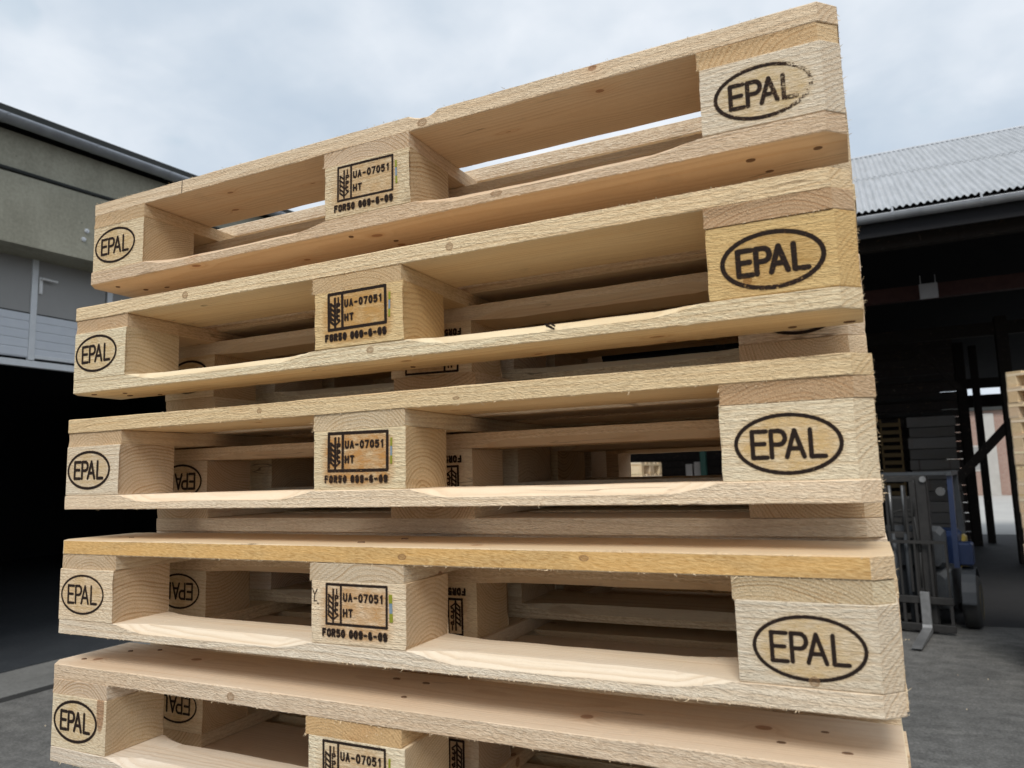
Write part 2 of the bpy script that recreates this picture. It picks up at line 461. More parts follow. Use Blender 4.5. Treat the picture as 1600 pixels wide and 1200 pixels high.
def ground_material():
    mat, b = new_mat('dusty_worn_asphalt')
    t = b.n('ShaderNodeTexCoord')
    p = t.outputs['Object']
    x, y, z = b.sep(p)
    big = b.noise(p, 0.35, 4.0, 0.6, 0.4)
    st = b.noise(b.comb(b.m('ADD', b.m('MULTIPLY', x, 0.9), b.m('MULTIPLY', y, 0.35)), b.m('MULTIPLY', y, 2.6), 0.0), 1.0, 6.0, 0.68, 1.6)
    mid = b.noise(p, 7.0, 5.0, 0.65)
    fin = b.noise(p, 48.0, 5.0, 0.75)
    vf = b.n('ShaderNodeTexVoronoi')
    b.put(vf.inputs['Vector'], p)
    vf.inputs['Scale'].default_value = 130.0
    col = b.mix(b.rng(big, 0.35, 0.65, 0, 1), (0.098, 0.096, 0.091), (0.158, 0.153, 0.144))
    col = b.mix(b.rng(st, 0.50, 0.70, 0, 0.55), col, (0.20, 0.193, 0.178))
    col = b.mix(b.rng(st, 0.26, 0.42, 0.5, 0), col, (0.072, 0.071, 0.070))
    g = b.rng(mid, 0.3, 0.7, 0.70, 1.26)
    col = b.mix(1.0, col, b.comb(g, g, g), 'MULTIPLY')
    g2 = b.rng(fin, 0.30, 0.70, 0.50, 1.50)
    col = b.mix(1.0, col, b.comb(g2, g2, g2), 'MULTIPLY')
    sp_ = b.m('MULTIPLY', b.rng(vf.outputs['Distance'], 0.20, 0.30, 1, 0), b.m('LESS_THAN', vf.outputs['Color'], 0.12))
    col = b.mix(b.m('MULTIPLY', sp_, 0.6), col, (0.30, 0.28, 0.25))
    nr = b.bump(b.m('ADD', fin, b.m('MULTIPLY', mid, 1.5)), 0.5, 0.008)
    b.bsdf(col, 0.85, nr, spec=0.25)
    return mat


M['ground'] = ground_material()


def brick_material():
    mat, b = new_mat('far_brick_wall')
    t = b.n('ShaderNodeTexCoord')
    x, y, z = b.sep(t.outputs['Object'])
    br = b.n('ShaderNodeTexBrick')
    b.put(br.inputs['Vector'], b.comb(x, z, 0.0))
    br.inputs['Color1'].default_value = (0.30, 0.17, 0.13, 1)
    br.inputs['Color2'].default_value = (0.36, 0.23, 0.18, 1)
    br.inputs['Mortar'].default_value = (0.36, 0.33, 0.30, 1)
    br.inputs['Scale'].default_value = 4.0
    b.bsdf(br.outputs[0], 0.85)
    return mat


M['brick'] = brick_material()
M['render_wall'] = simple('pale_wall_render', (0.42, 0.40, 0.37), (0.50, 0.48, 0.45), 3, 0.85)


# ------------------------------------------------------------------ mesh helpers
class MB:
    def __init__(self):
        self.v, self.f, self.fade, self.mi = [], [], [], []

    def face(self, idx, mi=0):
        self.f.append(tuple(idx))
        self.mi.append(mi)

    def add(self, pts, fade=1.0):
        s = len(self.v)
        self.v += [tuple(p) for p in pts]
        self.fade += [fade] * len(pts)
        return s

    def box(self, x0, x1, y0, y1, z0, z1, bev=0.0, mi=0):
        if bev <= 0:
            s = self.add([(x0, y0, z0), (x1, y0, z0), (x1, y1, z0), (x0, y1, z0), (x0, y0, z1), (x1, y0, z1), (x1, y1, z1), (x0, y1, z1)])
            for q in ((0, 3, 2, 1), (4, 5, 6, 7), (0, 1, 5, 4), (1, 2, 6, 5), (2, 3, 7, 6), (3, 0, 4, 7)):
                self.face([s + i for i in q], mi)
            return
        e = bev
        rings = []
        for zz_, ins in ((z0, e), (z0 + e, 0), (z1 - e, 0), (z1, e)):
            a0, a1, c0, c1 = x0 + ins, x1 - ins, y0 + ins, y1 - ins
            k = e if ins == 0 else e * 0.5
            rings.append(self.add([(a0 + k, c0, zz_), (a1 - k, c0, zz_), (a1, c0 + k, zz_), (a1, c1 - k, zz_),
                                   (a1 - k, c1, zz_), (a0 + k, c1, zz_), (a0, c1 - k, zz_), (a0, c0 + k, zz_)]))
        for a, c in zip(rings, rings[1:]):
            for i in range(8):
                j = (i + 1) % 8
                self.face((a + i, a + j, c + j, c + i), mi)
        self.face([rings[0] + i for i in range(7, -1, -1)], mi)
        self.face([rings[-1] + i for i in range(8)], mi)

    def tube(self, p, q, r, n=12, r2=None, caps=True, mi=0):
        p, q = Vector(p), Vector(q)
        dd = (q - p).normalized()
        a = dd.orthogonal().normalized()
        c = dd.cross(a)
        r2 = r if r2 is None else r2
        s0 = self.add([p + (a * math.cos(t) + c * math.sin(t)) * r for t in [2 * math.pi * i / n for i in range(n)]])
        s1 = self.add([q + (a * math.cos(t) + c * math.sin(t)) * r2 for t in [2 * math.pi * i / n for i in range(n)]])
        for i in range(n):
            j = (i + 1) % n
            self.face((s0 + i, s0 + j, s1 + j, s1 + i), mi)
        if caps:
            self.face([s0 + i for i in range(n - 1, -1, -1)], mi)
            self.face([s1 + i for i in range(n)], mi)

    def bar(self, p, q, wd, dp, upv=(0, 0, 1), mi=0):
        p, q = Vector(p), Vector(q)
        dd = (q - p).normalized()
        sd_ = dd.cross(Vector(upv)).normalized()
        u_ = sd_.cross(dd)
        pts = []
        for o in (p, q):
            for a, c in ((-1, -1), (1, -1), (1, 1), (-1, 1)):
                pts.append(o + sd_ * a * wd / 2 + u_ * c * dp / 2)
        s = self.add(pts)
        for qd in ((0, 1, 2, 3), (7, 6, 5, 4), (0, 4, 5, 1), (1, 5, 6, 2), (2, 6, 7, 3), (3, 7, 4, 0)):
            self.face([s + i for i in qd], mi)

    def lathe_x(self, prof, n=32, c=(0, 0, 0), mi=0):
        """profile of (x, r) spun round the x axis"""
        rows = []
        for x_, r_ in prof:
            rows.append(self.add([(c[0] + x_, c[1] + r_ * math.cos(2 * math.pi * i / n), c[2] + r_ * math.sin(2 * math.pi * i / n)) for i in range(n)]))
        for a, b_ in zip(rows, rows[1:]):
            for i in range(n):
                j = (i + 1) % n
                self.face((a + i, a + j, b_ + j, b_ + i), mi)
        self.face([rows[0] + i for i in range(n - 1, -1, -1)], mi)
        self.face([rows[-1] + i for i in range(n)], mi)

    def mesh(self, name, mats, smooth=False, fade=False):
        me = bpy.data.meshes.new(name)
        me.from_pydata(self.v, [], self.f)
        if not isinstance(mats, (list, tuple)):
            mats = [mats]
        for m_ in mats:
            me.materials.append(m_)
        me.polygons.foreach_set('material_index', self.mi)
        if smooth:
            me.polygons.foreach_set('use_smooth', [True] * len(self.f))
        if fade:
            at = me.attributes.new('fade', 'FLOAT', 'POINT')
            at.data.foreach_set('value', self.fade)
        me.update()
        return me


def link(name, data, parent=None, loc=(0, 0, 0), rot=(0, 0, 0), color=None):
    o = bpy.data.objects.new(name, data)
    COL.objects.link(o)
    o.location = loc
    o.rotation_euler = rot
    if parent is not None:
        o.parent = parent
    if color is not None:
        o.color = color
    return o


def tag(o, label=None, cat=None, group=None, kind=None):
    for k, v_ in (('label', label), ('category', cat), ('group', group), ('kind', kind)):
        if v_:
            o[k] = v_
    return o


def empty(name, loc, rot=(0, 0, 0)):
    o = link(name, None, None, loc, rot)
    o.empty_display_size = 0.1
    return o


def obj(name, mb, mat, parent=None, loc=(0, 0, 0), rot=(0, 0, 0), smooth=False, color=None):
    return link(name, mb.mesh(name, mat, smooth), parent, loc, rot, color)


# ------------------------------------------------------------------ ground
def ground():
    g = MB()
    n = 40
    S = 400.0
    s = g.add([(-S, -S, 0), (S, -S, 0), (S, S, 0), (-S, S, 0)])
    g.face((s, s + 1, s + 2, s + 3))
    tag(obj('ground', g, M['ground']), kind='structure')
    g = MB()
    g.box(-7.15, -6.2, -9, 16, -0.02, 0.006)
    tag(obj('concrete_apron', g, M['slab']), kind='structure')
    g = MB()
    g.box(-6.2, -6.06, -9, 16, -0.02, 0.004)
    tag(obj('pavement_joint', g, M['rubber'], loc=(0, 0, 0)), kind='structure')


ground()


# ------------------------------------------------------------------ left building
def left_building():
    root = empty('concrete_warehouse', (-7.3, 4.0, 0))
    tag(root, 'grey concrete warehouse with a half raised sectional door, left of the pallet stack', 'warehouse')
    rx, ry = -7.3, 4.0

    def L(mb, name, mat, parent=root, smooth=False):
        for i, v_ in enumerate(mb.v):
            mb.v[i] = (v_[0] - rx, v_[1] - ry, v_[2]) if parent is root else v_
        return obj(name, mb, mat, parent, smooth=smooth)
    Y0, Y1 = -7.0, 15.0

    def slab(x0, x1, za, zb, sa, sb, y0=Y0, y1=Y1, ny=24, wob=0.0):
        """long beam whose lower and upper edges follow z = za + sa (y-4), zb + sb (y-4)"""
        m_ = MB()
        prev = None
        for i in range(ny + 1):
            y = y0 + (y1 - y0) * i / ny
            a, b_ = za + sa * (y - 4), zb + sb * (y - 4) + wob * math.sin(y * 2.1) * 0.5
            s = m_.add([(x0, y, a), (x1, y, a), (x1, y, b_), (x0, y, b_)])
            if prev is not None:
                for q in range(4):
                    r = (q + 1) % 4
                    m_.face((prev + q, prev + r, s + r, s + q))
            else:
                m_.face((s, s + 3, s + 2, s + 1))
            prev = s
        m_.face((prev, prev + 1, prev + 2, prev + 3))
        return m_
    L(slab(-7.85, -7.3, 4.69, 5.50, 0.026, 0.055, wob=0.012), 'lintel_beam', M['concrete'])
    L(slab(-7.85, -7.325, 5.535, 6.00, 0.055, 0.047, wob=0.0), 'upper_wall', M['concrete'])
    # sagging cable along the joint of beam and wall
    c = MB()
    pts = [(-7.305, y, 5.533 + 0.058 * (y - 4) + 0.012 * math.sin(y * 1.9 + 1)) for y in [Y0 + 0.5 * k for k in range(44)]]
    for a, b_ in zip(pts, pts[1:]):
        c.tube(a, b_, 0.024, 8)
    L(c, 'cable', M['dark_edge'])
    # roof slab and edge
    L(slab(-20, -7.08, 6.10, 6.17, 0.049, 0.049), 'roof', M['dark_edge'])
    gz = lambda y: 6.035 + 0.049 * (y - 4)
    g = MB()
    n = 14
    prof = [(0.095 * math.cos(t), 0.085 * math.sin(t)) for t in [math.pi + math.pi * i / n for i in range(n + 1)]]
    prof += [(x_ * 0.93, z_ * 0.93 + 0.002) for x_, z_ in reversed(prof)]
    rows = []
    for y in (Y0, Y1):
        rows.append(g.add([(-7.13 + x_, y, gz(y) + 0.04 + z_) for x_, z_ in prof]))
    k = len(prof)
    for i in range(k):
        j = (i + 1) % k
        g.face((rows[0] + i, rows[0] + j, rows[1] + j, rows[1] + i))
    gut = L(g, 'gutter', M['zinc'], smooth=True)
    for y in [Y0 + 0.25 + 1.05 * q for q in range(21)]:
        cb = MB()
        pr = [(0.101 * math.cos(t), 0.091 * math.sin(t)) for t in [math.pi + math.pi * i / 8 for i in range(9)]]
        r0 = cb.add([(-7.13 + x_ - rx, y - ry - 0.014, gz(y) + 0.04 + z_) for x_, z_ in pr])
        r1 = cb.add([(-7.13 + x_ - rx, y - ry + 0.014, gz(y) + 0.04 + z_) for x_, z_ in pr])
        for i in range(8):
            cb.face((r0 + i, r0 + i + 1, r1 + i + 1, r1 + i))
        obj('gutter_bracket', cb, M['zinc'], gut)
    # walls, jambs, interior
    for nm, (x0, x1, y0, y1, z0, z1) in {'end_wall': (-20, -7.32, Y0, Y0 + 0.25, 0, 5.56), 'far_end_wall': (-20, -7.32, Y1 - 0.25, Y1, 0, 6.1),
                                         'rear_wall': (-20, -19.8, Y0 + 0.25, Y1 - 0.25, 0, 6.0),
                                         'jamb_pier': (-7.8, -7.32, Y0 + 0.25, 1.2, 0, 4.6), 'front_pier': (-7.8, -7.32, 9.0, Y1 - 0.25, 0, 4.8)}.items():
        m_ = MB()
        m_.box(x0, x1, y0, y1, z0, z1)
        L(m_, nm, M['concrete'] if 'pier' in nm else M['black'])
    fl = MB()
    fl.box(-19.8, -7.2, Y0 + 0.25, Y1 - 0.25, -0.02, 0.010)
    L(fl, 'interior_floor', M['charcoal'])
    # anchor plates on the beam
    for y, z in ((4.867, 5.076), (4.831, 4.959)):
        bm = MB()
        bm.tube((-7.302, y, z), (-7.285, y, z), 0.028, 12)
        bm.tube((-7.285, y, z), (-7.27, y, z), 0.013, 6)
        L(bm, 'anchor_bolt', M['alu'])
    # sectional door, raised
    DX = -7.80
    dr = link('sectional_door', None, root, (DX - rx, 0 - ry, 0))
    dr.empty_display_size = 0.1

    def D(mb, name, mat, parent=dr):
        return obj(name, mb, mat, parent)
    wy0, wy1 = 4.56, 5.55
    zb, zs, zt = 3.43, 4.03, 5.0
    for y0, y1 in ((1.2, wy0 - 0.03), (wy0 + 0.05, wy1 - 0.05), (wy1 + 0.03, 9.0)):
        m_ = MB()
        m_.box(-0.04, 0.0, y0, y1, zs + 0.012, zt)
        D(m_, 'glazed_panel', M['pane_grey'])
        m_ = MB()
        # shallow horizontal ribs
        nr = 5
        for q in range(nr):
            a = zb + 0.06 + (zs - zb - 0.06) * q / nr
            b_ = zb + 0.06 + (zs - zb - 0.06) * (q + 1) / nr
            s = m_.add([(0, y0, a + 0.004), (0, y1, a + 0.004), (0.006, y1, a + 0.016), (0.006, y0, a + 0.016), (0.006, y1, b_ - 0.006), (0.006, y0, b_ - 0.006), (0, y1, b_ + 0.004), (0, y0, b_ + 0.004)])
            m_.face((s, s + 1, s + 2, s + 3))
            m_.face((s + 3, s + 2, s + 4, s + 5))
            m_.face((s + 5, s + 4, s + 6, s + 7))
        m_.box(-0.04, -0.001, y0, y1, zb + 0.06, zs)
        D(m_, 'ribbed_panel', M['door_light'])
    for y in (wy0, wy1):
        m_ = MB()
        m_.box(-0.03, 0.018, y - 0.028, y + 0.048, zb + 0.03, zt + 0.1, 0.004)
        D(m_, 'wicket_frame', M['alu'])
    m_ = MB()
    m_.box(-0.03, 0.016, wy0 + 0.05, wy1 - 0.03, zb + 0.055, zb + 0.10, 0.004)
    D(m_, 'wicket_threshold', M['alu'])
    m_ = MB()
    m_.box(-0.05, 0.014, 1.2, 9.0, zb - 0.055, zb + 0.025, 0.004)
    D(m_, 'bottom_rail', M['alu'])
    m_ = MB()
    m_.box(-0.04, 0.006, 1.2, 9.0, zs - 0.006, zs + 0.010)
    D(m_, 'section_joint', M['dark_edge'])
    hd = MB()
    hd.box(0.018, 0.026, wy0 + 0.055, wy0 + 0.10, 4.29, 4.50, 0.003)
    hd.box(0.026, 0.034, wy0 + 0.06, wy0 + 0.095, 4.30, 4.37, 0.003)
    ho = D(hd, 'lock_plate', M['white_plastic'])
    h2 = MB()
    h2.tube((0.026, wy0 + 0.078, 4.475), (0.07, wy0 + 0.078, 4.475), 0.014, 8)
    h2.tube((0.066, wy0 + 0.068, 4.475), (0.07, wy0 + 0.25, 4.47), 0.014, 8)
    obj('door_handle', h2, M['white_plastic'], ho)


left_building()


# ------------------------------------------------------------------ right shed
EY, EZ = 9.2, 5.085        # eave
RY, RZ = 13.65, 7.51       # ridge


def shed():
    x_l, x_r, yb = -9.0, 14.0, 21.6
    root = empty('open_timber_shed', (2.0, 12.0, 0))
    tag(root, 'open dark timber shed with a pale corrugated roof behind the forklift', 'shed')
    ox, oy = 2.0, 12.0

    def S(mb, name, mat, parent=root, smooth=False, color=None):
        mb.v = [(v_[0] - ox, v_[1] - oy, v_[2]) for v_ in mb.v]
        return obj(name, mb, mat, parent, smooth=smooth, color=color)
    # corrugated sheets, two rows per slope, each its own part
    pitch, amp = 0.0762, 0.0155
    wsheet = pitch * 11
    sl = math.hypot(RY - EY, RZ - EZ)
    ang = math.atan2(RZ - EZ, RY - EY)

    def sheet(len_):
        m_ = MB()
        nn_ = 11 * 6
        r0 = m_.add([(i * pitch / 6, 0, amp * math.cos(2 * math.pi * i / 6)) for i in range(nn_ + 1)])
        r1 = m_.add([(i * pitch / 6, len_, amp * math.cos(2 * math.pi * i / 6)) for i in range(nn_ + 1)])
        r2_ = m_.add([(i * pitch / 6, 0, amp * math.cos(2 * math.pi * i / 6) - 0.006) for i in range(nn_ + 1)])
        r3 = m_.add([(i * pitch / 6, len_, amp * math.cos(2 * math.pi * i / 6) - 0.006) for i in range(nn_ + 1)])
        for i in range(nn_):
            m_.face((r0 + i, r0 + i + 1, r1 + i + 1, r1 + i))
            m_.face((r2_ + i + 1, r2_ + i, r3 + i, r3 + i + 1))
            m_.face((r2_ + i, r2_ + i + 1, r0 + i + 1, r0 + i))
        return m_.mesh('roof_sheet', M['roof'])
    half = sl / 2 + 0.08
    me = sheet(half)
    x = x_l
    while x < x_r:
        for row in range(2):
            dd = row * (sl / 2)
            lift = 0.007 * row
            link('roof_sheet', me, root, (x - ox, EY + dd * math.cos(ang) - oy - lift * math.sin(ang), EZ + dd * math.sin(ang) + lift * math.cos(ang)), (ang + random.uniform(-.001, .001), 0, 0))
        x += wsheet
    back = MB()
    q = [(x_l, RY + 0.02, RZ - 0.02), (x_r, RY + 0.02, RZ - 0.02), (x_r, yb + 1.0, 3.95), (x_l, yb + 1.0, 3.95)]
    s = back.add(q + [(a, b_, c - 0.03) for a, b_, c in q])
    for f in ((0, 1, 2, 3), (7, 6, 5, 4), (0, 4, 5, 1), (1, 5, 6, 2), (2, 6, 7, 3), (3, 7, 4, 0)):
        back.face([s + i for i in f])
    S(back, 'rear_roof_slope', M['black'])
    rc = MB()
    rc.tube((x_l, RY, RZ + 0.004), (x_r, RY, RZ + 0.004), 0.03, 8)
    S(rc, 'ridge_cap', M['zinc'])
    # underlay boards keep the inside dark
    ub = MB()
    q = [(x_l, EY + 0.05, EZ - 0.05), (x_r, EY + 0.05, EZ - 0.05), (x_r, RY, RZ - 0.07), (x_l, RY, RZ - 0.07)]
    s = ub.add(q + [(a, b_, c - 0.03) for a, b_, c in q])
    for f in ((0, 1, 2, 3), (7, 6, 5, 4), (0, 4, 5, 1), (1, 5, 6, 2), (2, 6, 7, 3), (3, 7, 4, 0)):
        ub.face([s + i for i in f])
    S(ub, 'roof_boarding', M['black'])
    # gutter
    g = MB()
    n = 14
    prof = [(0.075 * math.cos(t), 0.075 * math.sin(t)) for t in [math.pi + math.pi * i / n for i in range(n + 1)]]
    prof = [(-0.079, 0.006)] + prof + [(x_ * 0.93, z_ * 0.93 + 0.002) for x_, z_ in reversed(prof)]
    rows = [g.add([(xx, EY - 0.06 + a, EZ - 0.105 + b_) for a, b_ in prof]) for xx in (x_l, x_r)]
    k = len(prof)
    for i in range(k):
        j = (i + 1) % k
        g.face((rows[1] + i, rows[1] + j, rows[0] + j, rows[0] + i))
    gut = S(g, 'gutter', M['zinc'], smooth=True)
    for q in range(24):
        xx = x_l + 0.5 + q * 0.93
        cb = MB()
        pr = [(0.08 * math.cos(t), 0.08 * math.sin(t)) for t in [math.pi + math.pi * i / 8 for i in range(9)]]
        r0 = cb.add([(xx - 0.013 - ox, EY - 0.06 + a - oy, EZ - 0.105 + b_) for a, b_ in pr])
        r1 = cb.add([(xx + 0.013 - ox, EY - 0.06 + a - oy, EZ - 0.105 + b_) for a, b_ in pr])
        for i in range(8):
            cb.face((r0 + i, r0 + i + 1, r1 + i + 1, r1 + i))
        cb.box(xx - 0.012 - ox, xx + 0.012 - ox, EY - 0.142 - oy, EY - 0.137 - oy, EZ - 0.105, EZ - 0.04)
        obj('gutter_bracket', cb, M['zinc'], gut)
    f = MB()
    f.box(x_l, x_r, EY + 0.03, EY + 0.07, EZ - 0.34, EZ - 0.03)
    S(f, 'fascia_board', M['black'])
    # posts (dark timber) with braces and rafters
    posts = [(-2.6, 9.6), (5.9, 9.6), (10.4, 9.6), (3.72, 15.7), (8.0, 15.7), (-1.5, 15.7), (3.70, 19.6), (8.2, 19.6), (3.33, 18.9)]
    for px, py in posts:
        m_ = MB()
        wd = 0.10 if py < 19 else 0.075
        m_.box(px - wd, px + wd, py - wd, py + wd, 0, 4.65 if py < 19 or True else 4, 0.006)
        S(m_, 'post', M['dark_timber'], color=(1, 1, 1, random.random()))
    for p, q, wd in (((2.62, 15.66, 1.42), (3.72, 15.68, 2.62), 0.16), ((4.75, 15.66, 3.7), (3.8, 15.68, 2.6), 0.14), ((2.3, 15.66, 4.2), (2.95, 15.68, 3.3), 0.10),
                     ((-1.5, 15.66, 3.2), (-0.5, 15.68, 4.2), 0.12)):
        m_ = MB()
        m_.bar(p, q, 0.08, wd, (0, 1, 0)) if False else m_.bar(p, q, wd, 0.08, (0, 1, 0))
        S(m_, 'brace', M['dark_timber'], color=(1, 1, 1, random.random()))
    for y, z, zz_ in ((9.6, 4.66, 4.84), (15.7, 4.3, 4.55), (19.6, 3.62, 3.85), (21.5, 3.28, 3.60)):
        m_ = MB()
        m_.box(x_l + 0.1, x_r - 0.1, y - 0.07, y + 0.07, z, zz_)
        S(m_, 'purlin', M['dark_timber'], color=(1, 1, 1, random.random()))
    for z, h in ((3.30, 0.07), (2.95, 0.06), (3.72, 0.05)):
        for x0, x1 in ((-2.5, 0.55), (0.62, 1.62), (1.70, 2.35), (2.42, 3.0)):
            m_ = MB()
            m_.box(x0, x1, 18.0, 18.06, z, z + h)
            S(m_, 'wall_rail', M['grey_timber'], color=(.2, .2, .2, random.random()))
    m_ = MB()
    m_.box(x_l + 0.5, 9, 12.55, 12.7, 4.55, 4.78)
    S(m_, 'tie_beam', M['red_beam'])
    # left and rear plank walls
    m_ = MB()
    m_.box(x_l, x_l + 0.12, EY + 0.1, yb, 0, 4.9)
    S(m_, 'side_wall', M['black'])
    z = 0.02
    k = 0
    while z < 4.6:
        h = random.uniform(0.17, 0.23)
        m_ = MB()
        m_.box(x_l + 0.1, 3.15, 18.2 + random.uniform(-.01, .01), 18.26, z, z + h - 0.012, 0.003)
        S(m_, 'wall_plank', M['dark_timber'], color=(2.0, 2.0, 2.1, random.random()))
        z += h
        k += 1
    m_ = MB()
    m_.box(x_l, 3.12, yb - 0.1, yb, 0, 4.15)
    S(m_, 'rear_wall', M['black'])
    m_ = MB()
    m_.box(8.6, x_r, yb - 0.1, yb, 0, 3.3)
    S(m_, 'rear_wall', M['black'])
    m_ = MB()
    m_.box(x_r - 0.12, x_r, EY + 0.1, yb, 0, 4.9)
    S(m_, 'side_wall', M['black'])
    m_ = MB()
    m_.box(-20, 30, yb + 0.3, 45.9, -0.02, 0.008)
    tag(obj('pale_yard', m_, M['pale_yard']), kind='structure')
    # shed floor darker than the yard, the roof's shade put into its colour
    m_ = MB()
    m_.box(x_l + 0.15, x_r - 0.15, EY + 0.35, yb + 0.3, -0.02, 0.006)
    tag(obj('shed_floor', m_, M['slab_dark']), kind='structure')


M['pale_yard'] = simple('pale_concrete_yard', (0.40, 0.39, 0.37), (0.50, 0.49, 0.46), 0.8, 0.85)
M['slab_dark'] = simple('shaded_shed_floor', (0.022, 0.022, 0.024), (0.034, 0.033, 0.034), 4, 0.75)  # dark base colour carries the shade below the shed roof
shed()


def far_brick():
    root = empty('brick_building', (9.0, 46.0, 0))
    tag(root, 'far brick building seen through the back of the dark shed', 'building')
    m_ = MB()
    m_.box(-8, 16, 0, 9, 0, 4.55)
    obj('wall', m_, M['brick'], root)
    m_ = MB()
    m_.box(-8.2, 16.2, -0.25, 9.2, 4.55, 4.75)
    obj('roof', m_, M['dark_edge'], root)
    for x in (-6.3, -3.1, 0.4, 4, 8):
        m_ = MB()
        m_.box(x, x + 1.1, -0.03, 0.05, 1.3, 2.7)
        wdw = obj('window', m_, M['render_wall'], root)
        m_ = MB()
        m_.box(x + 0.09, x + 1.01, -0.036, 0.0, 1.39, 2.61)
        obj('pane', m_, M['pane_grey'], wdw)
    m_ = MB()
    m_.box(-4.6, -3.4, -0.06, 0.05, 0, 2.3)
    obj('door', m_, M['render_wall'], root)
    for x0, x1 in ((-5.2, -4.7), (-2.0, -1.4)):
        m_ = MB()
        m_.box(x0, x1, -0.08, 0.04, 0.003, 4.4)
        obj('pilaster', m_, M['render_wall'], root)


far_brick()


# ------------------------------------------------------------------ pallets
BEV = 0.0191          # corner bevel of a pallet
RAND = random.Random(21)


def prism(L, pts_fn, xs, jit, endj, seed):
    """cross-sections pts_fn(x) -> [(y, z)] strung along x; endj(row, end) shifts the end rows so saw cuts look torn"""
    rr = random.Random(seed)
    m_ = MB()
    prev = None
    k = None
    for si, x in enumerate(xs):
        pts = pts_fn(x)
        k = len(pts)
        row = []
        for i, (y, z, fixed) in enumerate(pts):
            jj = 0 if fixed else jit
            dx = 0
            if si == 0:
                dx = endj(rr, z)
            elif si == len(xs) - 1:
                dx = -endj(rr, z)
            row.append((x + dx, y + rr.uniform(-jj, jj), z + rr.uniform(-jj, jj)))
        s = m_.add(row)
        if prev is None:
            m_.face([s + i for i in range(k)])
        else:
            for i in range(k):
                j = (i + 1) % k
                m_.face((prev + i, s + i, s + j, prev + j))
        prev = s
    m_.face([prev + i for i in range(k - 1, -1, -1)])
    return m_


def board_mesh(name, L, W, T, seed, bev=(0, 0, 0, 0), chamfer=(), dent=None, n=40, jit=0.00035, both=True, endj=0.0005):
    """board along x: bev = corner bevels (front-left, front-right, back-left, back-right); chamfer = [(x0, x1)] hand-cut top edges"""
    e = 0.0009
    xs = set([0, L, BEV, L - BEV] if any(bev) else [0, L])
    xs |= {L * i / n for i in range(n + 1)}
    for a, b_ in chamfer:
        for q in range(7):
            xs |= {a + 0.058 * q / 6, b_ - 0.058 * q / 6}
    if dent:
        xs |= {dent[0] + (dent[1] - dent[0]) * q / 8 for q in range(9)}
    xs = sorted(xs)
    xs = [x for i, x in enumerate(xs) if i == 0 or x - xs[i - 1] > 1e-5]
    rr = random.Random(seed + 5)
    ph = rr.uniform(0, 6)

    def sec(x):
        c = e
        for a, b_ in chamfer:
            if a < x < b_:
                t = min(1, (x - a) / 0.058, (b_ - x) / 0.058)
                c = max(c, e + 0.0104 * (1.45 * t - 0.45 * t * t) + 0.0006 * math.sin(x * 23 + ph))
        cd = c
        if dent and dent[0] < x < dent[1]:
            t = math.sin(math.pi * (x - dent[0]) / (dent[1] - dent[0]))
            cd = max(cd, dent[2] * t ** 0.6)
        cw = 1.6
        yf, yb_ = 0, 0
        if bev[0]: yf = max(yf, BEV - x)
        if bev[1]: yf = max(yf, x - (L - BEV))
        if bev[2]: yb_ = max(yb_, BEV - x)
        if bev[3]: yb_ = max(yb_, x - (L - BEV))
        wv = 0.0005 * math.sin(x * 9 + ph)
        cb = c if both else e
        return [(yf + e, 0, False), (W - yb_ - e, 0, False), (W - yb_, e, False), (W - yb_, T * 0.5, False), (W - yb_, T - cb, False), (W - yb_ - cb * cw, T + wv, False),
                (yf + cd * cw, T + wv, False), (yf, T - cd, False), (yf, T * 0.5, False), (yf, e, False)]
    m_ = prism(L, sec, xs, jit, lambda r, z: r.uniform(0, endj), seed)
    # keep corners of the section list oriented outwards: reverse faces
    m_.f = [tuple(reversed(f)) for f in m_.f]
    return m_.mesh(name, M['pine'])


def block_mesh(W, H, seed, bev=(0, 0, 0, 0), L=0.145):
    e = 0.0008
    xs = sorted({0, 0.0012, L - 0.0012, L} | {L * i / 6 for i in range(1, 6)} | ({BEV, L - BEV} if any(bev) else set()))
    nz = 17

    def sec(x):
        yf, yb_ = 0, 0
        if bev[0]: yf = max(yf, BEV - x)
        if bev[1]: yf = max(yf, x - (L - BEV))
        if bev[2]: yb_ = max(yb_, BEV - x)
        if bev[3]: yb_ = max(yb_, x - (L - BEV))
        out = [(yf + e, 0, True), (W - yb_ - e, 0, True)]
        out += [(W - yb_, e + (H - 2 * e) * i / nz, True) for i in range(nz + 1)]
        out += [(W - yb_ - e, H, True), (yf + e, H, True)]
        out += [(yf, H - e - (H - 2 * e) * i / nz, True) for i in range(nz + 1)]
        return out

    def ej(r, z):
        a = r.uniform(0, 0.0009)
        if r.random() < 0.18:
            a += r.uniform(0.0005, 0.0019)
        return a
    m_ = prism(L, sec, xs, 0, ej, seed)
    m_.f = [tuple(reversed(f)) for f in m_.f]
    return m_.mesh('block', M['pine'])


# ---- brand marks -------------------------------------------------
def capsule(m_, a, b_, wd, dep, fade=1.0):
    ax_, az = a
    bx, bz = b_
    dx, dz = bx - ax_, bz - az
    ln = math.hypot(dx, dz) or 1e-9
    dx, dz = dx / ln, dz / ln
    r = wd / 2
    pts = []
    t0 = math.atan2(dz, dx)
    for k in range(7):
        t = t0 + math.pi / 2 + math.pi * k / 6
        pts.append((ax_ + r * math.cos(t), dep, az + r * math.sin(t)))
    for k in range(7):
        t = t0 - math.pi / 2 + math.pi * k / 6
        pts.append((bx + r * math.cos(t), dep, bz + r * math.sin(t)))
    s = m_.add(pts, fade)
    m_.face([s + i for i in range(14)])


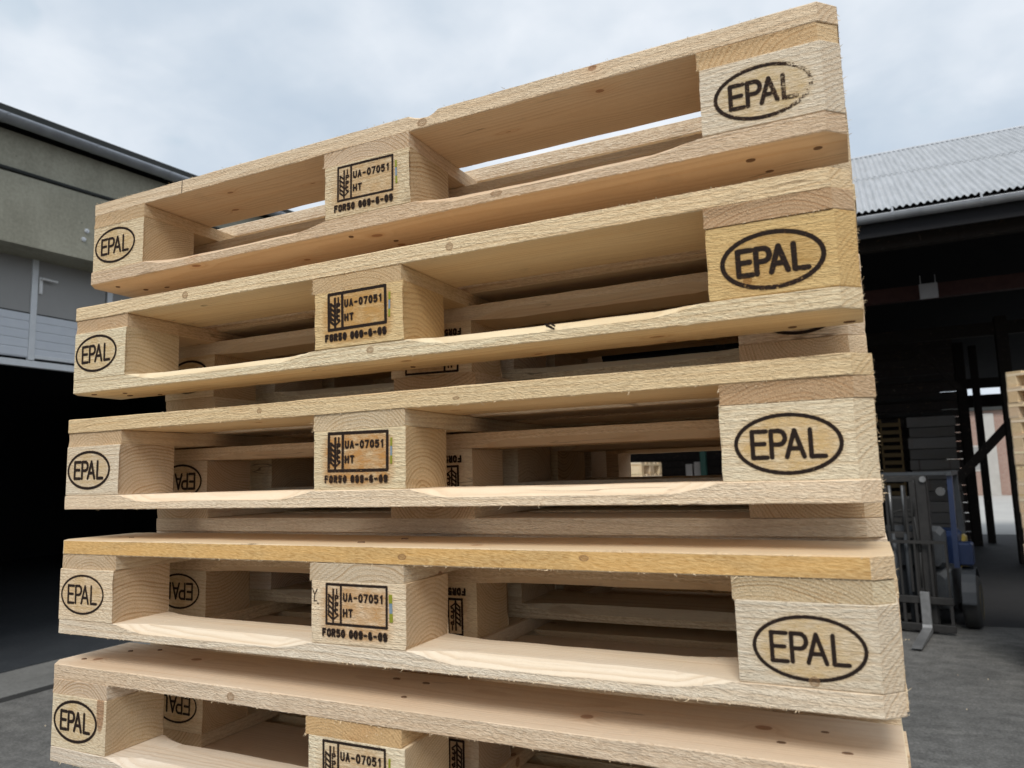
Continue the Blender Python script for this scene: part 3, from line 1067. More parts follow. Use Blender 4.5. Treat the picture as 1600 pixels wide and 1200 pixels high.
def arc(cx, cz, rx, rz, a0, a1, n=10):
    return [(cx + rx * math.cos(rad(a0 + (a1 - a0) * i / n)), cz + rz * math.sin(rad(a0 + (a1 - a0) * i / n))) for i in range(n + 1)]


GL = {
    'E': [[(1, 1), (0, 1), (0, 0), (1, 0)], [(0, .52), (.85, .52)]],
    'P': [[(0, 0), (0, 1), (.55, 1)] + arc(.55, .74, .42, .26, 90, -90, 8)[1:] + [(0, .48)]],
    'A': [[(0, 0), (.5, 1), (1, 0)], [(.2, .32), (.8, .32)]],
    'L': [[(0, 1), (0, 0), (1, 0)]],
    'U': [[(0, 1), (0, .3)] + arc(.5, .3, .5, .3, 180, 360, 8) + [(1, 1)]],
    '0': [arc(.5, .5, .5, .5, 0, 360, 16)],
    'O': [[(0, .25), (0, .75)] + arc(.5, .75, .5, .25, 180, 0, 8) + [(1, .25)] + arc(.5, .25, .5, .25, 360, 180, 8)],
    '7': [[(0, 1), (1, 1), (.35, 0)]],
    '5': [[(.95, 1), (.1, 1), (.05, .56)] + arc(.45, .33, .52, .33, 125, -140, 10)],
    '1': [[(.25, .8), (.6, 1), (.6, 0)]],
    '-': [[(.1, .48), (.9, .48)]],
    'H': [[(0, 0), (0, 1)], [(1, 0), (1, 1)], [(0, .5), (1, .5)]],
    'T': [[(0, 1), (1, 1)], [(.5, 1), (.5, 0)]],
    'F': [[(1, 1), (0, 1), (0, 0)], [(0, .52), (.8, .52)]],
    'R': [[(0, 0), (0, 1), (.55, 1)] + arc(.55, .75, .42, .25, 90, -90, 8)[1:] + [(0, .5)], [(.5, .5), (1, 0)]],
    '9': [arc(.5, .68, .46, .32, 0, 360, 12), [(.96, .68), (.9, .3)] + arc(.5, .3, .44, .3, 0, -140, 6)],
    '6': [arc(.5, .32, .46, .32, 0, 360, 12), [(.04, .32), (.1, .7)] + arc(.5, .7, .44, .3, 180, 50, 6)],
    'I': [[(.5, 0), (.5, 1)]],
    'C': [arc(.5, .5, .5, .5, 50, 310, 12)],
}


class Mark:
    def __init__(self):
        self.m = MB()
        self.k = 0

    def line(self, pl, wd):
        for a, b_ in zip(pl, pl[1:]):
            self.k += 1
            capsule(self.m, a, b_, wd + .0013, -0.00014 - 0.0000004 * self.k, 0.0)
            capsule(self.m, a, b_, wd, -0.00030 - 0.0000045 * self.k, 1.0)

    def glyph(self, ch, x0, x1, z0, z1, wd):
        for pl in GL[ch]:
            self.line([(x0 + (x1 - x0) * px, z0 + (z1 - z0) * pz) for px, pz in pl], wd)

    def text(self, s, x0, x1, z0, h, wd, ratio=0.66):
        """evenly pitched characters filling x0..x1 (outer edges)"""
        n = len(s)
        pitch = (x1 - x0) / (n - 1 + ratio)
        for i, ch in enumerate(s):
            if ch == ' ':
                continue
            g0 = x0 + i * pitch + wd / 2
            self.glyph(ch, g0, g0 + pitch * ratio - wd, z0 + wd / 2, z0 + h - wd / 2, wd)


def oval_mark(ring=.0036, wd=.0042):
    k = Mark()
    k.line(arc(0, 0, .0490, .0287, 0, 360, 48), ring)
    for ch, x0, x1 in (('E', -.0330, -.0195), ('P', -.0150, -.0015), ('A', -.0010, .0150), ('L', .0215, .0340)):
        k.glyph(ch, x0, x1, -.0130, .0130, wd)
    return k.m.mesh('brand_mark', M['burn'], fade=True)


def ippc_mark(q=1.2):
    """origin: block centre line at mid height of the stamp; coordinates in metres from the block's left/bottom corner less (0.0725, 0.039)"""
    k = Mark()
    mm = lambda x, z: (x / 1000 - .0725, z / 1000 - .039)
    w_ = 0.0027 * q
    x0, x1, z0, z1, xd = 23.8, 116.3, 24.6, 73.4, 46.6
    k.line([mm(x0, z0), mm(x1, z0), mm(x1, z1), mm(x0, z1), mm(x0, z0)], w_)
    k.line([mm(xd, z0), mm(xd, z1)], w_)
    # ear of wheat
    k.line([mm(34.4, 67), mm(34.4, 27.5)], .0024 * q)
    k.line([mm(27.4, 60), mm(27.4, 36)], .0017 * q)
    for z in (60.5, 54, 47.5, 41, 35.5):
        k.line([mm(27.2, z), mm(34.2, z - 5.4)], .0021 * q)
    k.line([mm(42.3, 35.5), mm(34.5, 30)], .0017 * q)
    k.line([mm(38.2, 44), mm(35, 39)], .0013 * q)
    for ch, z in (('I', 61.6), ('P', 53.6), ('P', 45.0), ('C', 36.8)):
        a = mm(37.9, z)
        k.glyph(ch, a[0], a[0] + .0042, a[1], a[1] + .0058, .0017 * q)
    a = mm(50.0, 52.8)
    k.text('UA-07051', a[0], a[0] + .0622, a[1], .0108, .0021 * (q * .4 + .6), 0.86)
    a = mm(50.0, 33.9)
    k.text('HT', a[0], a[0] + .0155, a[1], .0105, .0022 * (q * .4 + .6), 0.86)
    a = mm(17.5, 8.6)
    k.text('FOR50', a[0], a[0] + .0362, a[1], .0105, .0024 * (q * .5 + .5), 0.88)
    a = mm(59.6, 8.6)
    k.text('009-6-09', a[0], a[0] + .0580, a[1], .0105, .0025 * (q * .5 + .5), 0.88)
    return k.m.mesh('brand_mark', M['burn'], fade=True)


def halo_mesh(rx, rz, rect=False, core=0.55):
    m_ = MB()
    n = 32

    def rim(f):
        out = []
        for i in range(n):
            t = 2 * math.pi * i / n
            c, s = math.cos(t), math.sin(t)
            if rect:
                c = math.copysign(abs(c) ** 0.4, c)
                s = math.copysign(abs(s) ** 0.4, s)
            out.append((rx * f * c, -0.00012, rz * f * s))
        return out
    cc = m_.add([(0, -0.00012, 0)], 1.0)
    r1 = m_.add(rim(core), 1.0)
    r2_ = m_.add(rim(1.0), 0.0)
    for i in range(n):
        j = (i + 1) % n
        m_.face((cc, r1 + i, r1 + j))
        m_.face((r1 + i, r2_ + i, r2_ + j, r1 + j))
    return m_.mesh('scorch', M['scorch'], fade=True)


ME_OVAL, ME_IPPC = oval_mark(), ippc_mark(1.15)
ME_IPPC_BOLD = ippc_mark(1.5)
ME_OVAL_BOLD = oval_mark(.0046, .0054)
ME_OVALS = [ME_OVAL, oval_mark(.0031, .0037), oval_mark(.0040, .0046)]
ME_HALO_O = halo_mesh(0.056, 0.036, False, 0.72)
ME_HALO_R = halo_mesh(0.0600, 0.0375, True, 0.78)


def staple_mesh():
    m_ = MB()
    m_.box(-.0023, .0023, -.0009, .0004, .006, .0165, 0.0003, 0)
    m_.box(-.0021, .0021, -.0009, .0004, -.006, .0058, 0.0003, 1)
    m_.box(-.0023, .0023, -.0009, .0004, -.0165, -.0062, 0.0003, 0)
    return m_.mesh('control_staple', [M['staple_green'], M['staple_blue']])


ME_STAPLE = staple_mesh()


def nail_mesh():
    m_ = MB()
    n = 10
    s = m_.add([(.0041 * math.cos(2 * math.pi * i / n), .0041 * math.sin(2 * math.pi * i / n), 0.0004) for i in range(n)])
    s2 = m_.add([(.0036 * math.cos(2 * math.pi * i / n), .0036 * math.sin(2 * math.pi * i / n), 0.0008) for i in range(n)])
    s3 = m_.add([(.0044 * math.cos(2 * math.pi * i / n), .0044 * math.sin(2 * math.pi * i / n), -0.002) for i in range(n)])
    for i in range(n):
        j = (i + 1) % n
        m_.face((s3 + i, s3 + j, s + j, s + i))
        m_.face((s + i, s + j, s2 + j, s2 + i))
    m_.face([s2 + i for i in range(n)])
    return m_.mesh('nail', M['nail'])


ME_NAIL = nail_mesh()


def knot_mesh():
    m_ = MB()
    n = 20
    c = m_.add([(0, 0, 0)], 1)
    r1 = m_.add([(.0075 * math.cos(2 * math.pi * i / n), 0, .0075 * math.sin(2 * math.pi * i / n)) for i in range(n)], .75)
    r2_ = m_.add([(.0125 * math.cos(2 * math.pi * i / n), 0, .0125 * math.sin(2 * math.pi * i / n)) for i in range(n)], 0)
    for i in range(n):
        j = (i + 1) % n
        m_.face((c, r1 + i, r1 + j))
        m_.face((r1 + i, r2_ + i, r2_ + j, r1 + j))
    return m_.mesh('knot', M['knot'], fade=True)


ME_KNOT = knot_mesh()

CH = [(0.150, 0.5225), (0.6775, 1.050)]
DECK_Y = ((0, .145), (.18625, .100), (.3275, .145), (.51375, .100), (.655, .145))
ME = {}
for v_ in range(3):
    ME['deck_front', v_] = board_mesh('deck_board', 1.2, .145, .022, 100 + v_, (1, 1, 0, 0))
    ME['deck_back', v_] = board_mesh('deck_board', 1.2, .145, .022, 110 + v_, (0, 0, 1, 1))
    ME['deck_mid', v_] = board_mesh('deck_board', 1.2, .145, .022, 120 + v_, n=24)
    ME['deck_nar', v_] = board_mesh('deck_board', 1.2, .100, .022, 130 + v_, n=24)
    ME['bot_front', v_] = board_mesh('bottom_board', 1.2, .100, .022, 140 + v_, (1, 1, 0, 0), CH)
    ME['bot_back', v_] = board_mesh('bottom_board', 1.2, .100, .022, 150 + v_, (0, 0, 1, 1), CH)
    ME['bot_mid', v_] = board_mesh('bottom_board', 1.2, .145, .022, 160 + v_, (0, 0, 0, 0), CH)
    ME['str_l', v_] = board_mesh('stringer_board', .8, .145, .0218, 170 + v_, (0, 0, 1, 1), n=20, jit=.0003, endj=.0016)
    ME['str_m', v_] = board_mesh('stringer_board', .8, .145, .0218, 180 + v_, n=20, jit=.0003, endj=.0016)
    ME['str_r', v_] = board_mesh('stringer_board', .8, .145, .0218, 190 + v_, (1, 1, 0, 0), n=20, jit=.0003, endj=.0016)
    H = .0778
    ME['blk_fl', v_] = block_mesh(.1, H, 200 + v_, (1, 0, 0, 0))
    ME['blk_fr', v_] = block_mesh(.1, H, 210 + v_, (0, 1, 0, 0))
    ME['blk_bl', v_] = block_mesh(.1, H, 220 + v_, (0, 0, 1, 0))
    ME['blk_br', v_] = block_mesh(.1, H, 230 + v_, (0, 0, 0, 1))
    ME['blk_s', v_] = block_mesh(.1, H, 240 + v_)
    ME['blk_c', v_] = block_mesh(.145, H, 250 + v_)
ME['deck_front', 'dent'] = board_mesh('deck_board', 1.2, .139, .022, 101, (1, 1, 0, 0), dent=(.668, .715, .0085))


def tint(rr, k=1.0, base=(1, 1, 1)):
    v_ = 1 + rr.uniform(-.09, .05) * k
    wr = rr.uniform(-.07, .045) * k
    pk = rr.uniform(-.025, .025) * k
    return (base[0] * v_ * (1 + wr * .3 + pk * .3), base[1] * v_ * (1 - pk), base[2] * v_ * (1 - wr * 1.6 - pk), rr.random())


def pallet(loc, rotz=0.0, flip=False, seed=0, marks=True, detail=0, tints=None, wear=None, base=(1, 1, 1), protrude=True):
    """loc: centre of the pallet's underside (right way up); flip turns it over about its own y"""
    rr = random.Random(seed * 7 + 3)
    tints = tints or {}
    wear = wear or {}
    root = empty('wooden_pallet', loc, (0, math.pi if flip else 0, rotz))
    P = {}

    def part(key, name, me, x, y, z, rot=(0, 0, 0), k=1.0):
        c = tint(rr, k, base)
        if key in tints:
            tt = tints[key]
            c = (c[0] * tt[0], c[1] * tt[1], c[2] * tt[2], tt[3] if len(tt) > 3 else c[3])
        j = 0.0012 if protrude else 0
        P[key] = link(name, me, root, (x - .6 + rr.uniform(-j, j), y - .4 + rr.uniform(-j, j), z), rot, c)
        return P[key]
    v = lambda: rr.randrange(3)
    for i, (y, wd) in enumerate(DECK_Y):
        kind = ('deck_front', 'deck_nar', 'deck_mid', 'deck_nar', 'deck_back')[i]
        me = ME[kind, 'dent' if (i == 0 and detail == 1) else v()]
        part('deck%d' % i, 'deck_board', me, 0, y + (.006 if detail == 1 and i == 1 else 0), .1221 - (.0018 if detail == 1 and i == 1 else 0))
    for i, (x1, kd) in enumerate(((.145, 'str_l'), (.6725, 'str_m'), (1.2, 'str_r'))):
        part('str%d' % i, 'stringer_board', ME[kd, v()], x1 + (-.004 if i == 1 else 0), 0, .1001, (0, 0, math.pi / 2))
    for i, (y, wd) in enumerate(((0, .1), (.3275, .145), (.7, .1))):
        kd = ('bot_front', 'bot_mid', 'bot_back')[i]
        part('bot%d' % i, 'bottom_board', ME[kd, v()], 0, y, 0)
        for j, x in enumerate((0, .5275, 1.055)):
            kk = ('blk_fl', 'blk_s', 'blk_fr', 'blk_s', 'blk_c', 'blk_s', 'blk_bl', 'blk_s', 'blk_br')[i * 3 + j]
            if i == 1:
                kk = 'blk_c'
            part('blk%d%d' % (i, j), 'block', ME[kk, v()], x, y, .0221)
    if marks:
        for j, (key, cx, cz) in enumerate((('blk00', .0735, .0405), ('blk02', .0650, .0360))):
            b_ = P[key]
            dx, dz, ro = rr.uniform(-.0015, .0015), rr.uniform(-.001, .001), rr.uniform(-.012, .012)
            wv = wear.get(key, (rr.uniform(.0, .17), rr.random(), rr.random()))
            link('brand_mark', ME_OVAL_BOLD if key in wear.get('bold', ()) else rr.choice(ME_OVALS), b_, (cx + dx, 0, cz + dz), (0, ro, 0), (*wv, rr.random()))
            h = wear.get(key + 'h', ((.70, .48, .20), .42))
            link('scorch', ME_HALO_O, b_, (cx + dx, 0, cz + dz), (0, ro, 0), (*h[0], h[1]))
        b_ = P['blk01']
        wv = wear.get('blk01', (rr.uniform(.0, .08), rr.random(), rr.random()))
        dx, dz, ro = rr.uniform(-.001, .001), rr.uniform(-.0008, .0008), wear.get('rot', rr.uniform(-.012, .02))
        link('brand_mark', ME_IPPC_BOLD if 'blk01' in wear.get('bold', ()) else ME_IPPC, b_, (.0725 + dx, 0, .039 + dz), (0, ro, 0), (*wv, rr.random()))
        h = wear.get('blk01h', ((.64, .38, .15), .45))
        link('scorch', ME_HALO_R, b_, (.0700 + dx, 0, .039 + dz), (0, ro, 0), (*h[0], h[1]))
        o = link('control_staple', ME_STAPLE, b_, (.1225 + dx, 0, .048 + dz), (0, rr.uniform(-.03, .03), 0))
        o.scale = (wear.get('staple', .62), 1, 1)
    return root, P


def nails(board, under, xs_w, y_w, seed, T=.022):
    rr = random.Random(seed)
    for x in xs_w:
        for dx, fy in ((.035, .28), (.062, .70), (.105, .35), (.118, .78)):
            if rr.random() < .30:
                continue
            px, py = x + dx + rr.uniform(-.014, .014), y_w * fy + rr.uniform(-.010, .010)
            o = link('nail', ME_NAIL, board, (px, py, -0.0004 if under else T + 0.0002), (math.pi if under else 0, 0, 0))
            o.scale = (rr.uniform(.75, 1.45), rr.uniform(.65, 1.0), 1)


def splinter_part(root, seed, n=1000):
    """torn fibres along sawn edges of the near face, one part"""
    rr = random.Random(seed)
    m_ = MB()
    spots = []
    for _ in range(n):
        t = rr.random()
        if t < .38:       # lower and upper edge of the front deck board
            x, y, z = rr.uniform(.025, 1.175), -.0003, rr.choice((.1225, .1225, .1437))
        elif t < .66:     # ends of the stringers
            s = rr.choice((0, .5235, 1.055))
            x, y, z = s + rr.uniform(.022, .122), -.0003, rr.uniform(.1003, .1215)
            if s > 0 and rr.random() < .3:
                x = s + .001
            if rr.random() < .6:
                z = .1006
        elif t < .75:     # right-hand corner
            x, y, z = 1.2, rr.uniform(.018, .06), rr.choice((rr.uniform(.001, .022), rr.uniform(.1, .143), rr.uniform(.02, .1)))
        else:             # lower board
            x, y, z = rr.uniform(.025, 1.175), -.0003, rr.choice((.0006, .0012))
        spots.append((x, y, z))
    for x, y, z in spots:
        ln = rr.uniform(.0010, .0030) * (1.0 if rr.random() < .88 else 2.5)
        a = Vector((rr.uniform(-1, 1), rr.uniform(-.9, -.1), rr.uniform(-.8, .5))).normalized()
        if x >= 1.2:
            a = Vector((rr.uniform(.2, 1), rr.uniform(-.6, .4), rr.uniform(-.7, .6))).normalized()
        sdv = a.cross(Vector((rr.uniform(-1, 1), rr.uniform(-1, 1), rr.uniform(-1, 1)))).normalized() * rr.uniform(.00013, .00034)
        p = Vector((x - .6, y - .4, z))
        mid = p + a * ln * .55 + Vector((0, 0, rr.uniform(-.0008, .0008)))
        s = m_.add([p - sdv * 1.5, p + sdv * 1.5, mid + sdv, mid - sdv, p + a * ln])
        m_.face((s, s + 1, s + 2, s + 3))
        m_.face((s + 3, s + 2, s + 4))
    o = obj('splinters', m_, M['splinter'], root)
    tag(o, kind='stuff')


def knot_at(parent, x, y, z, sx=1.0, sz=1.0, face='front', ro=0.0):
    """a knot on a board's front face (local y = 0) or on its top"""
    o = link('knot', ME_KNOT, parent, (x, y, z), (0, ro, 0) if face == 'front' else (math.pi / 2, 0, ro))
    o.scale = (sx * .8, 1, sz * .8)


Z0 = 2.3787
PAIR = 0.19
FIT = [(-.0006, .0225, -.0025, Z0 + .0456), (0, 0, 0, Z0 - .144), (.0033, -.0023, .0082, Z0 - .3322), (.0066, -.0087, .0027, Z0 - .5243), (.0035, -.0130, -.001, Z0 - .7135)]
tops = [f[3] for f in FIT]
for k in range(5, 13):
    tops.append(tops[4] - PAIR * (k - 4))
rs = random.Random(99)
UP_LABEL = ['topmost pale pallet of the tall stack, standing open against the sky',
            'second stamped pallet from the stack top, its right corner block honey yellow',
            'pallet at eye level in the stack, with a heavily scorched dark centre stamp',
            'pallet with a honey yellow front deck board and a knot at its right oval stamp',
            'lowest pallet in view, its deck top and nail heads showing along the photo bottom']
DN_LABEL = ['upturned pallet nested beneath the topmost pallet of the tall stack',
            'upturned pallet nested beneath the pallet with the honey yellow corner block',
            'upturned pallet nested beneath the eye level pallet, lying on the yellow edged deck',
            'upturned pallet nested beneath the yellow edged pallet, lying on the lowest deck in view',
            'upturned pallet nested inside the lowest pallet in view']
G_UP, G_DN, G_LOW = 'stamped pallets stacked right way up', 'upturned pallets nested in the stack', 'pallets low in the stack below the picture'
SPEC = {
    0: dict(detail=1, base=(.97, .95, .92), wear={'blk02': (.34, .92, .5), 'blk02h': ((.70, .50, .20), .45), 'blk00': (.15, .4, .5), 'rot': .012},
            tints={'str2': (.95, .86, .78), 'str0': (1, .93, .82), 'deck0': (1.0, .93, .83), 'bot0': (1.0, .93, .82)}),
    1: dict(wear={'bold': ('blk02', 'blk01'), 'blk02': (.17, .5, .15), 'blk02h': ((.50, .28, .06), .35), 'blk01': (0, .5, .5), 'blk01h': ((.60, .33, .10), .8), 'rot': -.01},
            tints={'blk02': (1.0, .79, .44), 'blk01': (1.03, .90, .68), 'str2': (.80, .70, .62), 'str1': (.92, .82, .70), 'str0': (.92, .82, .68), 'bot0': (1.02, .98, .92), 'deck0': (1.0, .94, .86)}),
    2: dict(wear={'bold': ('blk01',), 'blk01': (.16, .42, .1), 'blk01h': ((.58, .28, .08), .85), 'blk02': (.08, .5, .5), 'blk02h': ((.74, .50, .20), .6), 'rot': .01},
            tints={'str2': (.80, .66, .55), 'blk01': (1.05, .97, .80), 'str0': (.95, .88, .78), 'bot0': (1.05, 1.02, .97), 'deck0': (.99, .90, .79)}),
    3: dict(wear={'blk01': (.0, .5, .5), 'blk01h': ((.62, .34, .12), .6), 'blk02': (.05, .5, .5), 'blk02h': ((.76, .54, .24), .5), 'rot': .004, 'staple': 1.05},
            tints={'deck0': (1.0, .95, .84), 'bot0': (1.06, 1.04, 1.0), 'blk01': (1.06, 1.04, 1.0), 'blk00': (1.04, 1.03, 1)}),
    4: dict(wear={'rot': -.004}, tints={'str1': (.98, .84, .62), 'deck0': (.99, .91, .83)}),
}
for k in range(13):
    dx, dy, yw = FIT[k][:3] if k < 5 else (rs.uniform(-.006, .012), rs.uniform(-.014, .004), rs.uniform(-.004, .006))
    zb = tops[k] - .1442
    c, s = math.cos(yw), math.sin(yw)
    cx, cy = .6 + dx - .4 * s, dy + .4 * c
    root, P = pallet((cx, cy, zb), yw, False, 40 + k, True, **SPEC.get(k, {}))
    if k < 5:
        tag(root, UP_LABEL[k], 'pallet', G_UP)
        splinter_part(root, 300 + k)
    else:
        tag(root, 'wooden pallet low in the nested stack, below the bottom edge of the photo', 'pallet', G_LOW)
    if k in (0, 1, 2):
        nails(P['bot0'], True, (0, .5275, 1.055), .1, 500 + k)
    if k in (3, 4):
        nails(P['deck0'], False, (0, .5275, 1.055), .145, 510 + k)
    if k == 0:
        knot_at(P['deck0'], .69, -.0004, .008, 1.0, .75)
        knot_at(P['bot0'], .80, -.0004, .009, 1.1, .5)
        pk = Mark()
        pk.line([(.2325, .0008), (.2332, .0212)], .0009)
        link('crack', pk.m.mesh('crack', M['burn'], fade=True), P['deck0'], (0, -.0002, 0), (0, 0, 0), (0, .5, .5, .6))
        tag(P['blk02'], 'block whose oval stamp fades out at the right')
    if k == 1:
        knot_at(P['deck0'], .7435, -.0004, .011, .72, .72)
        knot_at(P['deck0'], .277, -.0004, .011, .8, .75)
        knot_at(P['bot0'], .62, -.0004, .014, .75, .6)
        tag(P['blk02'], 'honey yellow corner block')
        pk = Mark()
        for a_, c_ in (((.868, .0195), (.876, .0150)), ((.870, .0172), (.879, .0128)), ((.874, .0200), (.880, .0160))):
            pk.line([a_, c_], .0022)
        link('bark_pocket', pk.m.mesh('bark_pocket', M['burn'], fade=True), P['bot0'], (0, -.0002, 0), (0, 0, 0), (0, .5, .5, .3))
    if k == 2:
        knot_at(P['deck0'], .43, -.0004, .012, .6, .5)
        knot_at(P['deck0'], .745, -.0004, .008, .6, .3)
    if k == 3:
        knot_at(P['blk02'], .0685, -.0007, .0062, .62, .62)
        m_ = MB()
        n_ = 60
        a_ = m_.add([(.021 + 1.158 * i / n_, -.00045, .0012) for i in range(n_ + 1)], 1.0)
        b_ = m_.add([(.021 + 1.158 * i / n_, -.00045, .0208) for i in range(n_ + 1)], 1.0)
        for i in range(n_):
            m_.face((a_ + i, a_ + i + 1, b_ + i + 1, b_ + i))
        link('yellow_stain', m_.mesh('yellow_stain', M['edge_stain'], fade=True), P['deck0'])
        knot_at(P['deck0'], .665, -.0005, .010, .8, .5)
        knot_at(P['deck0'], .90, -.0005, .014, .75, .45)
        pk = Mark()
        for pl in ([(.0015, .068), (.0055, .060), (.0095, .067)], [(.0055, .060), (.0045, .052), (.0085, .0525)], [(.0100, .0495), (.0112, .0485)]):
            pk.line(pl, .0013)
        link('scribble', pk.m.mesh('scribble', M['burn'], fade=True), P['blk01'], (0, -.0002, 0), (0, 0, 0), (.25, .5, .5, .4))
        tag(P['deck0'], 'honey yellow front deck board')
        tag(P['blk02'], 'block with a round knot at the foot of its oval stamp')
    if k == 4:
        knot_at(P['deck0'], .395, -.0004, .010, .9, .7)
    if k < 12:
        zdeck = tops[k + 1] + .0006
        ddx, ddy, dyw = rs.uniform(-.004, .008), rs.uniform(-.004, .006), rs.uniform(-.004, .004)
        if k < 5:
            ddy = (.020, .021, .008, .004, .004)[k]
        r2_, P2 = pallet((.604 + ddx, .555 + ddy, zdeck + .1442), dyw, True, 80 + k, True, base=(.97, .90, .80))  # orange base tint stands in for warm bounced light inside the stack
        if k < 5:
            tag(r2_, DN_LABEL[k], 'pallet', G_DN)
        else:
            tag(r2_, 'wooden pallet low in the nested stack, below the bottom edge of the photo', 'pallet', G_LOW)

# ---- other stacks
ORD = ['topmost', 'second', 'third', 'fourth', 'fifth', 'sixth', 'seventh', 'eighth', 'ninth', 'tenth', 'eleventh', 'twelfth', 'thirteenth',
       'fourteenth', 'fifteenth', 'sixteenth', 'seventeenth', 'eighteenth', 'nineteenth', 'twentieth']


def stack(corner, ang, n, seed, where, group, extra_top=0.0):
    rr = random.Random(seed)
    lx = Vector((math.cos(ang), math.sin(ang)))
    ly = Vector((-math.sin(ang), math.cos(ang)))
    c = Vector(corner) + lx * .6 - ly * .4
    for i in range(n):
        root, P = pallet((c.x + rr.uniform(-.008, .008), c.y + rr.uniform(-.008, .008), i * .1446 + .001), ang + rr.uniform(-.006, .006), False, seed + i, False, base=(.98, .95, .90))
        k = n - 1 - i
        tag(root, '%s pallet%s %s' % (ORD[k], '' if k == 0 else ' from the top', where), 'pallet', group)


stack((2.43, 7.4), rad(52.3), 19, 700, 'of the pale stack at the right edge by the forklift', 'pallets of the stack at the right edge')
stack((-2.441, 8.952), rad(-4.0), 14, 800, 'of the small far stack seen through the eye level pallet', 'pallets of the far stack behind')


# ------------------------------------------------------------------ forklift
def forklift():
    root = empty('forklift', (1.459, 8.936, 0), (0, 0, rad(-10.6)))
    tag(root, 'blue and yellow forklift with lowered forks parked under the dark shed eave', 'forklift')

    def F(mb, name, mat, parent=root, smooth=False):
        return obj(name, mb, mat, parent, smooth=smooth)
    # mast: outer channels, inner channels, crossbars
    for sgn in (-1, 1):
        m_ = MB()
        x0, x1 = sorted((sgn * .22, sgn * .33))
        m_.box(x0, x1, .10, .115, .06, 1.76)
        m_.box(x0 if sgn < 0 else x1 - .014, x0 + .014 if sgn < 0 else x1, .10, .24, .06, 1.76)
        m_.box(x0, x1, .225, .24, .06, 1.76)
        F(m_, 'mast_upright', M['steel_dark'])
        m_ = MB()
        x0, x1 = sorted((sgn * .15, sgn * .215))
        m_.box(x0, x1, .085, .20, .10, 1.70, .004)
        F(m_, 'inner_mast_rail', M['steel_dark'])
        m_ = MB()
        m_.tube((sgn * .07, .16, .08), (sgn * .07, .16, 1.1), .034, 12)
        cyl = F(m_, 'lift_cylinder', M['charcoal'], smooth=True)
        m_ = MB()
        m_.tube((sgn * .07, .16, 1.1), (sgn * .07, .16, 1.66), .02, 12)
        obj('piston_rod', m_, M['chrome'], cyl, smooth=True)
    for z, nm in ((1.70, 'mast_crosshead'), (1.05, 'mast_crossbar'), (.12, 'mast_foot')):
        m_ = MB()
        m_.box(-.33, .33, .135, .215, z, z + .07, .006)
        F(m_, nm, M['steel_dark'])
    m_ = MB()
    m_.tube((.30, .07, 1.73), (.30, .10, 1.73), .035, 14)
    F(m_, 'chain_pulley', M['steel_worn'])
    for x in (-.17, .19):
        m_ = MB()
        pts = [(x, .09, .5), (x + .02, .06, .9), (x - .01, .07, 1.3), (x + .01, .12, 1.72)]
        for a, c_ in zip(pts, pts[1:]):
            m_.tube(a, c_, .011, 8)
        F(m_, 'hydraulic_hose', M['rubber'], smooth=True)
    for x in (-.1, .1):
        m_ = MB()
        m_.box(x - .012, x + .012, .085, .10, .45, 1.66)
        F(m_, 'lift_chain', M['steel_dark'])
    # carriage and backrest
    for z, h in ((.33, .08), (.03, .08)):
        m_ = MB()
        m_.box(-.50, .50, .02, .07, z, z + h, .006)
        F(m_, 'carriage_bar', M['steel_dark'])
    for x in (-.49, -.25, -.12, .0, .12, .25, .47):
        m_ = MB()
        m_.box(x - .012, x + .018, .025, .06, .112, .328)
        F(m_, 'carriage_bracket', M['steel_dark'])
    m_ = MB()
    for x in (-.47, -.31, -.16, .0, .16, .31, .47):
        m_.box(x - .011, x + .011, .03, .05, .412, 1.02)
    m_.box(-.48, .48, .028, .052, 1.0, 1.035)
    br = F(m_, 'load_backrest', M['steel_dark'])
    for sgn in (-1, 1):
        m_ = MB()
        x0, x1 = (sgn * .225 - .048, sgn * .225 + .048)
        m_.box(x0, x1, -.035, .015, .06, .47, .004)
        # heel and blade, tapering to the tip
        prof = [(.015, .03), (.015, .10), (-.035, .115), (-.06, .085), (-.12, .072), (-.85, .045), (-.90, .036), (-.90, .028), (-.12, .022), (-.03, .022)]
        a = m_.add([(x0, y, z) for y, z in prof])
        b_ = m_.add([(x1, y, z) for y, z in prof])
        k = len(prof)
        m_.face([a + i for i in range(k)])
        m_.face([b_ + i for i in range(k - 1, -1, -1)])
        for i in range(k):
            j = (i + 1) % k
            m_.face((a + j, a + i, b_ + i, b_ + j))
        F(m_, 'fork', M['steel_worn'])
    # chassis
    def hull(sec, name, mat, parent=root):
        """loft of (y, x half width, z0, z1) sections"""
        m_ = MB()
        prev = None
        for y, hw, z0, z1 in sec:
            e = min(.05, (z1 - z0) * .25)
            pts = [(-hw + e, y, z0), (hw - e, y, z0), (hw, y, z0 + e), (hw, y, z1 - e), (hw - e, y, z1), (-hw + e, y, z1), (-hw, y, z1 - e), (-hw, y, z0 + e)]
            s = m_.add(pts)
            if prev is None:
                m_.face([s + i for i in range(8)])
            else:
                for i in range(8):
                    j = (i + 1) % 8
                    m_.face((prev + j, prev + i, s + i, s + j))
            prev = s
        m_.face([prev + i for i in range(7, -1, -1)])
        return F(m_, name, mat, parent)
    hull([(.36, .40, .30, .62), (.42, .46, .22, .72), (.85, .48, .18, .70), (1.35, .50, .18, .62), (1.45, .50, .2, .6)], 'chassis', M['charcoal'])
    hull([(1.05, .48, .62, 1.0), (1.12, .50, .62, 1.06), (1.7, .50, .60, 1.06), (1.9, .46, .60, .98)], 'battery_hood', M['blue_paint'])
    hull([(1.46, .53, .2, .95), (1.6, .54, .16, 1.0), (2.0, .52, .16, .98), (2.18, .40, .22, .85)], 'counterweight', M['yellow_paint'])
